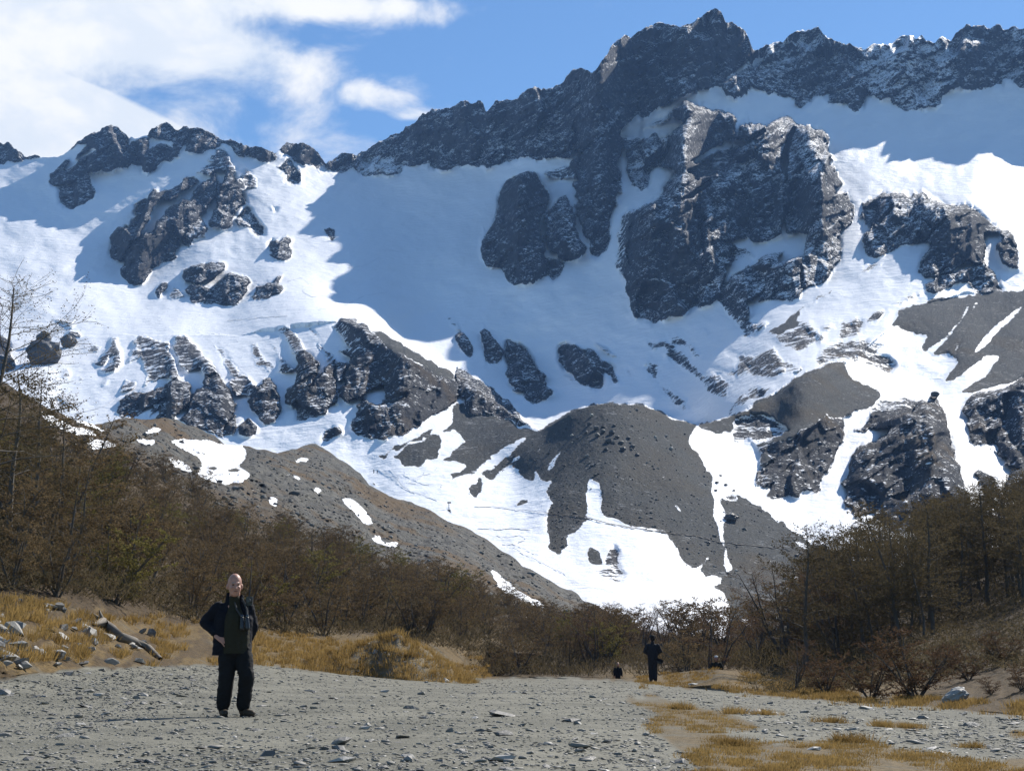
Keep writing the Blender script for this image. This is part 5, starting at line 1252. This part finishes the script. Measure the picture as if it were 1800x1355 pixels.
def b_vest(bm):
    capsule(bm, (-.005, -.025, .70), .135, (-.01, -.025, 1.18), .135, 12); capsule(bm, (-.01, -.02, 1.18), .130, (-.02, -.01, 1.32), .085, 12)
    capsule(bm, (.055, .01, .70), .130, (.05, .01, 1.12), .130, 12)
    capsule(bm, (-.022, -.006, 1.34), .080, (-.024, 0, 1.452), .070, 12)
fused('vest', b_vest, M_OLIVE, man, .012, 5, .012, .765)
def b_jacket(bm):
    capsule(bm, (-.155, .03, .68), .128, (-.145, .025, 1.20), .132, 12); capsule(bm, (-.145, .025, 1.20), .120, (-.10, .025, 1.33), .085, 12)
    capsule(bm, (.075, .085, .70), .118, (.075, .075, 1.20), .128, 12); capsule(bm, (.075, .075, 1.20), .115, (.045, .06, 1.33), .085, 12)
    capsule(bm, (-.03, .10, .68), .14, (-.03, .09, 1.31), .11, 12)
    capsule(bm, SHR, .080, ELR, .078, 12); capsule(bm, ELR, .078, (-.250, -.04, 1.03), .056, 12)
    capsule(bm, SHL, .078, ELL, .072, 12); capsule(bm, ELL, .074, WRL, .054, 12)
    capsule(bm, (-.10, .035, 1.36), .066, (.04, .055, 1.37), .062, 10)
    capsule(bm, (-.10, .0, 1.39), .042, (-.104, .01, 1.50), .026, 8); capsule(bm, (.056, .02, 1.39), .042, (.060, .025, 1.485), .026, 8); capsule(bm, (-.095, .06, 1.46), .036, (.045, .07, 1.46), .036, 8)
jk = fused('jacket', b_jacket, M_NAVY, man, .012, 5, .020, .745)
def b_trousers(bm):
    capsule(bm, (-.065, .03, .80), .135, (.055, .045, .80), .135, 12)
    for a, b, c, k in ((HPL, KNL, ANL, 0), (HPR, KNR, ANR, 1)):
        capsule(bm, a, .125, b, .100, 12); capsule(bm, b, .100, (c[0], c[1], c[2] + .05), .086, 12)
fused('trousers', b_trousers, M_BLACK, man, .012, 5, .022)
def boot(a, toe):
    def f(bm):
        capsule(bm, (a[0], a[1], .13), .062, (a[0], a[1] + .01, .065), .058); capsule(bm, (a[0], a[1] + .01, .055), .050, toe, .042)
    b_ = fused('boot', f, M_BOOT, man, .009, 4)
    def g(bm):
        capsule(bm, (a[0], a[1] + .015, .012), .052, (toe[0], toe[1], .012), .045, 10, (1, 1, .35))
    fused('sole', g, M_SOLE, b_, .008, 2)
boot(ANL, (-.07, -.10, .045)); boot(ANR, (.25, -.03, .042))
Rh = Matrix.Rotation(YAW, 3, 'Z')
for k in (-1, 1):
    def f(bm, k=k): ball(bm, Vector((-.022, -.03, 1.602)) + Rh @ Vector((.034 * k, -.103, .004)), (.014, .007, .008), Rh)
    fused('eye', f, M_EYE, man, .003, 1)
def f(bm):
    for k in (-1, 1): ball(bm, Vector((-.022, -.03, 1.602)) + Rh @ Vector((.066 * k, .058, -.012)), (.028, .055, .038), Rh)
    ball(bm, Vector((-.022, -.03, 1.602)) + Rh @ Vector((0, .102, -.02)), (.060, .022, .038), Rh)
fused('hair', f, M_GREYH, man, .006, 4)
def f(bm): ball(bm, Vector((-.022, -.03, 1.602)) + Rh @ Vector((0, -.108, -.074)), (.028, .006, .0045), Rh)
fused('mouth', f, plain('lips', (.16, .05, .04)), man, .003, 1)
for k in (-1, 1):
    def f(bm, k=k): ball(bm, Vector((-.022, -.03, 1.602)) + Rh @ Vector((.036 * k, -.103, .027)), (.022, .006, .005), Rh)
    fused('eyebrow', f, M_GREYH, man, .003, 1)
# binoculars hanging on the chest, camera on the shoulder
def gear(name, p, label, cat):
    r = bpy.data.objects.new(name, None); COL.objects.link(r); r.location = P0 + Vector(p); tag(r, label, cat); return r
bn = gear('binoculars', (.125, -.135, 1.14), 'dark binoculars hanging on the chest of the bald man', 'binoculars')
for k in (-1, 1):
    def f(bm, k=k): capsule(bm, (.032 * k + .01, 0, .055), .024, (.034 * k + .02, -.01, -.065), .032, 12)
    tb_ = fused('barrel', f, M_GEAR, bn, .007, 2)
    def g(bm, k=k): capsule(bm, (.032 * k + .008, 0, .075), .020, (.032 * k + .008, 0, .085), .020, 12)
    fused('eyepiece', g, M_LENS, tb_, .006, 1)
def f(bm): capsule(bm, (-.02, 0, .02), .018, (.04, 0, .02), .018, 8)
fused('bridge', f, M_GEAR, bn, .007, 2)
A_ = MeshAcc(); tube(A_, [(-.03, 0, .07), (-.10, .03, .17), (-.15, .09, .29)], [.012] * 3, 5); tube(A_, [(.04, 0, .07), (.02, .04, .18), (-.05, .10, .31)], [.012] * 3, 5)
obj('strap', A_.mesh('strap', M_STRAP), bn)
cm_ = gear('shoulder_camera', (.160, .02, 1.395), 'small black camera slung high on the shoulder of the bald man', 'camera')
def box(bm, c, s, bev=.008):
    g = bmesh.ops.create_cube(bm, size=1, matrix=Matrix.Translation(c) @ Matrix.Diagonal((*s, 1)))
    bmesh.ops.bevel(bm, geom=list({e for v in g['verts'] for e in v.link_edges}), offset=bev, segments=2, affect='EDGES')
def simple(name, build, mat, parent):
    bm = bmesh.new(); build(bm); me = bpy.data.meshes.new(name); bm.to_mesh(me); bm.free(); me.materials.append(mat); return obj(name, me, parent)
simple('camera_body', lambda bm: box(bm, (0, 0, .02), (.085, .06, .11)), M_GEAR, cm_)
simple('lens', lambda bm: bmesh.ops.create_cone(bm, cap_ends=True, segments=16, radius1=.03, radius2=.027, depth=.05, matrix=Matrix.Translation((0, -.05, .02)) @ Matrix.Rotation(math.pi / 2, 4, 'X')), M_GEAR, cm_)
A_ = MeshAcc(); tube(A_, [(-.02, .02, -.03), (0, -.06, -.18), (.01, -.10, -.40)], [.009] * 3, 5); obj('strap', A_.mesh('strap', M_STRAP), cm_)
# --- the other walkers
def walker(p, label, top, legs, skin_head=None, hair=None, s=1.0, rz=0.0, long_hair=False, cap=None, arms='waist'):
    r = person_root(p, label, rz, s)
    el = {'waist': ((-.30, .02, 1.14), (-.14, -.12, 1.03)), 'down': ((-.27, .03, 1.12), (-.27, -.04, .88))}[arms]
    def bd(bm):
        head_parts(bm, (0, -.01, 1.622), 0, 1.12); capsule(bm, (0, .01, 1.40), .06, (0, 0, 1.56), .055); capsule(bm, (0, .02, .95), .11, (0, .02, 1.30), .12)
        capsule(bm, (-.17, .02, 1.37), .055, (.17, .02, 1.37), .055)
        for k in (-1, 1):
            a, b, c = (.20 * k, .02, 1.37), (-el[0][0] * k, el[0][1], el[0][2]), (-el[1][0] * k, el[1][1], el[1][2])
            capsule(bm, a, .05, b, .04); capsule(bm, b, .04, c, .028)
            fingers(bm, c, (-.5 * k, -.4, -.6) if arms == 'waist' else (0, -.1, -1), (-.6 * k, .5, 0), 1.0, .5, k)
            capsule(bm, (.085 * k, .02, .88), .075, (.09 * k, 0, .47), .055); capsule(bm, (.09 * k, 0, .47), .052, (.085 * k, .04, .08), .036); capsule(bm, (.085 * k, .04, .05), .034, (.095 * k, -.09, .04), .03)
        capsule(bm, (-.08, .02, .9), .09, (.08, .02, .9), .09)
    fused('body', bd, M_SKIN if skin_head is None else skin_head, r, .009, 4)
    def jk_(bm):
        capsule(bm, (-.07, .02, .88), .13, (-.08, .02, 1.30), .125, 12); capsule(bm, (.07, .02, .88), .13, (.08, .02, 1.30), .125, 12)
        capsule(bm, (-.15, .02, 1.35), .078, (.15, .02, 1.35), .078); capsule(bm, (0, .02, 1.36), .085, (0, .02, 1.49), .068); capsule(bm, (0, .02, .84), .15, (0, .02, 1.28), .145, 12)
        for k in (-1, 1):
            a, b, c = (.20 * k, .02, 1.36), (-el[0][0] * k, el[0][1], el[0][2]), (-el[1][0] * k, el[1][1], el[1][2])
            capsule(bm, a, .082, b, .074, 12); capsule(bm, b, .074, c, .05, 12)
    fused('jacket', jk_, top, r, .016, 5, .015)
    def tr(bm):
        capsule(bm, (-.06, .02, .84), .12, (.06, .02, .84), .12, 12)
        for k in (-1, 1): capsule(bm, (.075 * k, .02, .84), .115, (.085 * k, 0, .47), .092, 12); capsule(bm, (.085 * k, 0, .47), .09, (.082 * k, .04, .12), .08, 12)
    fused('trousers', tr, legs, r, .016, 5, .015)
    for k in (-1, 1):
        def bt(bm, k=k): capsule(bm, (.085 * k, .045, .09), .055, (.085 * k, .045, .06), .055); capsule(bm, (.085 * k, .04, .05), .046, (.095 * k, -.10, .042), .04)
        fused('boot', bt, M_SOLE, r, .012, 3)
    if hair is not None:
        def hr(bm):
            ball(bm, (0, .024, 1.680), (.098, .108, .094)); ball(bm, (0, .055, 1.615), (.096, .076, .098))
            if long_hair:
                for k in (-1, 1): capsule(bm, (.07 * k, .02, 1.66), .035, (.10 * k, -.01, 1.42), .045)
                capsule(bm, (0, .07, 1.64), .07, (0, .08, 1.42), .07)
        fused('hair', hr, hair, r, .01, 3)
    if cap is not None:
        def cp(bm): ball(bm, (0, .005, 1.705), (.101, .116, .066)); capsule(bm, (-.04, -.10, 1.69), .018, (.04, -.10, 1.69), .018)
        fused('cap', cp, cap, r, .009, 3)
    return r
M_FAR = plain('charcoal_cloth', (.022, .022, .025))
pw = drop(ground_at(1148, 1199)); print('far', pw.y); far = walker(pw, 'person in black seen from behind, walking off along the gravel', M_FAR, M_FAR, hair=plain('dark_hair', (.02, .016, .013)), s=80 / 2500 * pw.y / 1.75, rz=math.pi + .1)
bag = bpy.data.objects.new('shoulder_bag', None); COL.objects.link(bag); bag.location = pw + Vector((.30, -.02, .98)); bag.rotation_euler = (0, .35, .2); tag(bag, 'dark bag hanging at the hip of the person walking off', 'bag')
simple('pouch', lambda bm: box(bm, (0, 0, 0), (.36, .16, .22), .04), M_GEAR, bag); simple('flap', lambda bm: box(bm, (0, -.085, .05), (.34, .03, .13), .012), M_BLACK, bag)
A_ = MeshAcc(); tube(A_, [(-.14, 0, .09), (-.24, -.10, .30), (-.36, -.06, .50)], [.015] * 3, 5); obj('strap', A_.mesh('strap', M_STRAP), bag)
def beyond(u, d): 
    v = float(DIP_V(u)) ; D1 = float(near_D(u, v)); return D1, at(u, v, D1).z, D1 + d
D1, z1, D2_ = beyond(1086, 9.0); walker(Vector((float(ray(1086, 1165)[0]) * D2_, D2_, float(ray(1086, 1164)[1]) * D2_ - 1.76 * .86)), 'fair haired person in dark clothes coming up beyond the end of the gravel', M_BLACK, M_BLACK, hair=M_HAIRB, long_hair=True, s=.86, arms='down', rz=.2)
D1, z1, D2_ = beyond(1259, 8.0); walker(Vector((float(ray(1259, 1158)[0]) * D2_, D2_, float(ray(1259, 1152)[1]) * D2_ - 1.76)), 'person in a white cap half hidden behind the far dry grass', M_OLIVE, M_BLACK, cap=M_CAPW, hair=M_GREYH, s=1.0, arms='waist', rz=-.1)
# tiny skiers on the snow of the valley and a signpost
def tiny(u, v, label, rz):
    p = mountain_at(u, v); r = person_root(p, label, rz)
    def bd(bm):
        ball(bm, (0, 0, 1.62), (.1, .11, .13)); capsule(bm, (0, 0, .95), .16, (0, 0, 1.35), .18); capsule(bm, (-.1, 0, .9), .1, (-.15, -.1, .1), .07); capsule(bm, (.1, 0, .9), .1, (.14, .12, .1), .07)
        capsule(bm, (-.2, 0, 1.35), .07, (-.36, -.15, 1.0), .05); capsule(bm, (.2, 0, 1.35), .07, (.36, -.12, 1.02), .05); capsule(bm, (0, 0, 1.3), .07, (0, 0, 1.55), .06)
    fused('body', bd, M_BLACK, r, .04, 3)
tiny(657, 832, 'tiny dark walker standing alone on the snow of the valley', .4); tiny(663, 833, 'tiny dark walker stooping beside another on the valley snow', 1.2)
ps = mountain_at(789, 893); sg = bpy.data.objects.new('signpost', None); COL.objects.link(sg); sg.location = ps; tag(sg, 'small dark signpost above a boulder on the valley snow', 'signpost')
simple('post', lambda bm: box(bm, (0, 0, .9), (.22, .22, 2.2), .03), M_DARK, sg); simple('board', lambda bm: box(bm, (.1, -.12, 1.9), (1.3, .12, .5), .03), M_DARK, sg)

# ------------------------------------------------------------------ trodden path and ski tracks on the mountain
def strip(name, pts, wid, mat, lift):
    P_ = np.array(pts, float); n = 0; Vs, Fs = [], []
    d = np.concatenate([[0], np.cumsum(np.hypot(*np.diff(P_, axis=0).T))]); m = max(int(d[-1] / 4), 4)
    q = np.linspace(0, d[-1], m); uu = np.interp(q, d, P_[:, 0]); vv = np.interp(q, d, P_[:, 1])
    vv = vv + (fbm(uu / 9., vv / 9., 2, 4) - .5) * 1.2
    for i in range(m):
        dx, dy = (uu[min(i + 1, m - 1)] - uu[max(i - 1, 0)], vv[min(i + 1, m - 1)] - vv[max(i - 1, 0)]); L = math.hypot(dx, dy) + 1e-6
        ox, oy = -dy / L * wid / 2, dx / L * wid / 2
        for sg_ in (-1, 1):
            p = mountain_at(uu[i] + ox * sg_, vv[i] + oy * sg_); k = 1 - lift / p.length
            Vs.append(tuple(p * k + Vector((0, 0, .1))))
    Fs = [(2 * i, 2 * i + 1, 2 * i + 3, 2 * i + 2) for i in range(m - 1)]
    o_ = obj(name, raw_mesh(name, Vs, Fs, mat)); tag(o_, kind='structure')
M_TRAIL = plain('trodden_earth', (.045, .043, .04)); M_TRACK = plain('packed_snow', (.76, .775, .80), .8, .1)
strip('path', PT('O', '1230,482 1330,490 1470,502') + PT('P', '150,524 270,557 400,580 550,604 720,626 900,646 1060,690 1220,704 1400,724 1560,748'), 1.1, M_TRAIL, .9)
strip('path', PT('O', '730,440 860,438 1010,458 1120,470 1230,482'), 1.2, M_TRACK, .8)
for pl in ('140,180 200,230 190,270 240,310 320,350', '250,190 240,220 290,240 260,270 330,280', '470,170 450,200 340,230 310,250 370,280 420,290', '380,200 370,230 320,260', '60,170 120,210 180,240 230,300 300,340 380,360 480,400',
           '1130,600 1000,590 900,600 760,590', '880,640 960,660 1040,640 1100,670 1040,690', '930,700 1010,700 1090,740 1180,780', '1000,730 1120,790 1250,860 1380,920'):
    strip('ski_track', PT('O', pl), .8, M_TRACK, .5)
for key, pl in (('A', '210,1210 240,1245 330,1270 365,1295 350,1320'), ('B', '900,1240 960,1235 1000,1250'), ('X', '505,495 530,488 545,500 530,512 548,522 575,520 590,505'), ('X', '560,545 610,535 640,520 690,512'), ('X', '610,470 640,468 668,452'), ('J', '0,95 120,85 260,70 420,62'), ('I', '500,750 640,720 740,690 800,640')):
    strip('ski_track', PT(key, pl), .8, M_TRACK, .6)
# ------------------------------------------------------------------ air
def haze():
    bm = bmesh.new(); bmesh.ops.create_cube(bm, size=1, matrix=Matrix.Translation((0, 1320, 424)) @ Matrix.Diagonal((5200, 2760, 872, 1)))
    me = bpy.data.meshes.new('haze'); bm.to_mesh(me); bm.free()
    m_ = bpy.data.materials.new('thin_air'); m_.use_nodes = True; t = NT(m_.node_tree); t.n.clear()
    v = t.new('ShaderNodeVolumePrincipled', i_Color=C4(.30, .54, 1.0), i_Density=8.5e-5, i_Anisotropy=0.0)
    o_ = t.new('ShaderNodeOutputMaterial'); t.l.new(v.outputs[0], o_.inputs['Volume']); me.materials.append(m_)
    tag(obj('haze', me), 'thin blue haze filling the valley air', 'haze', kind='stuff')
haze()
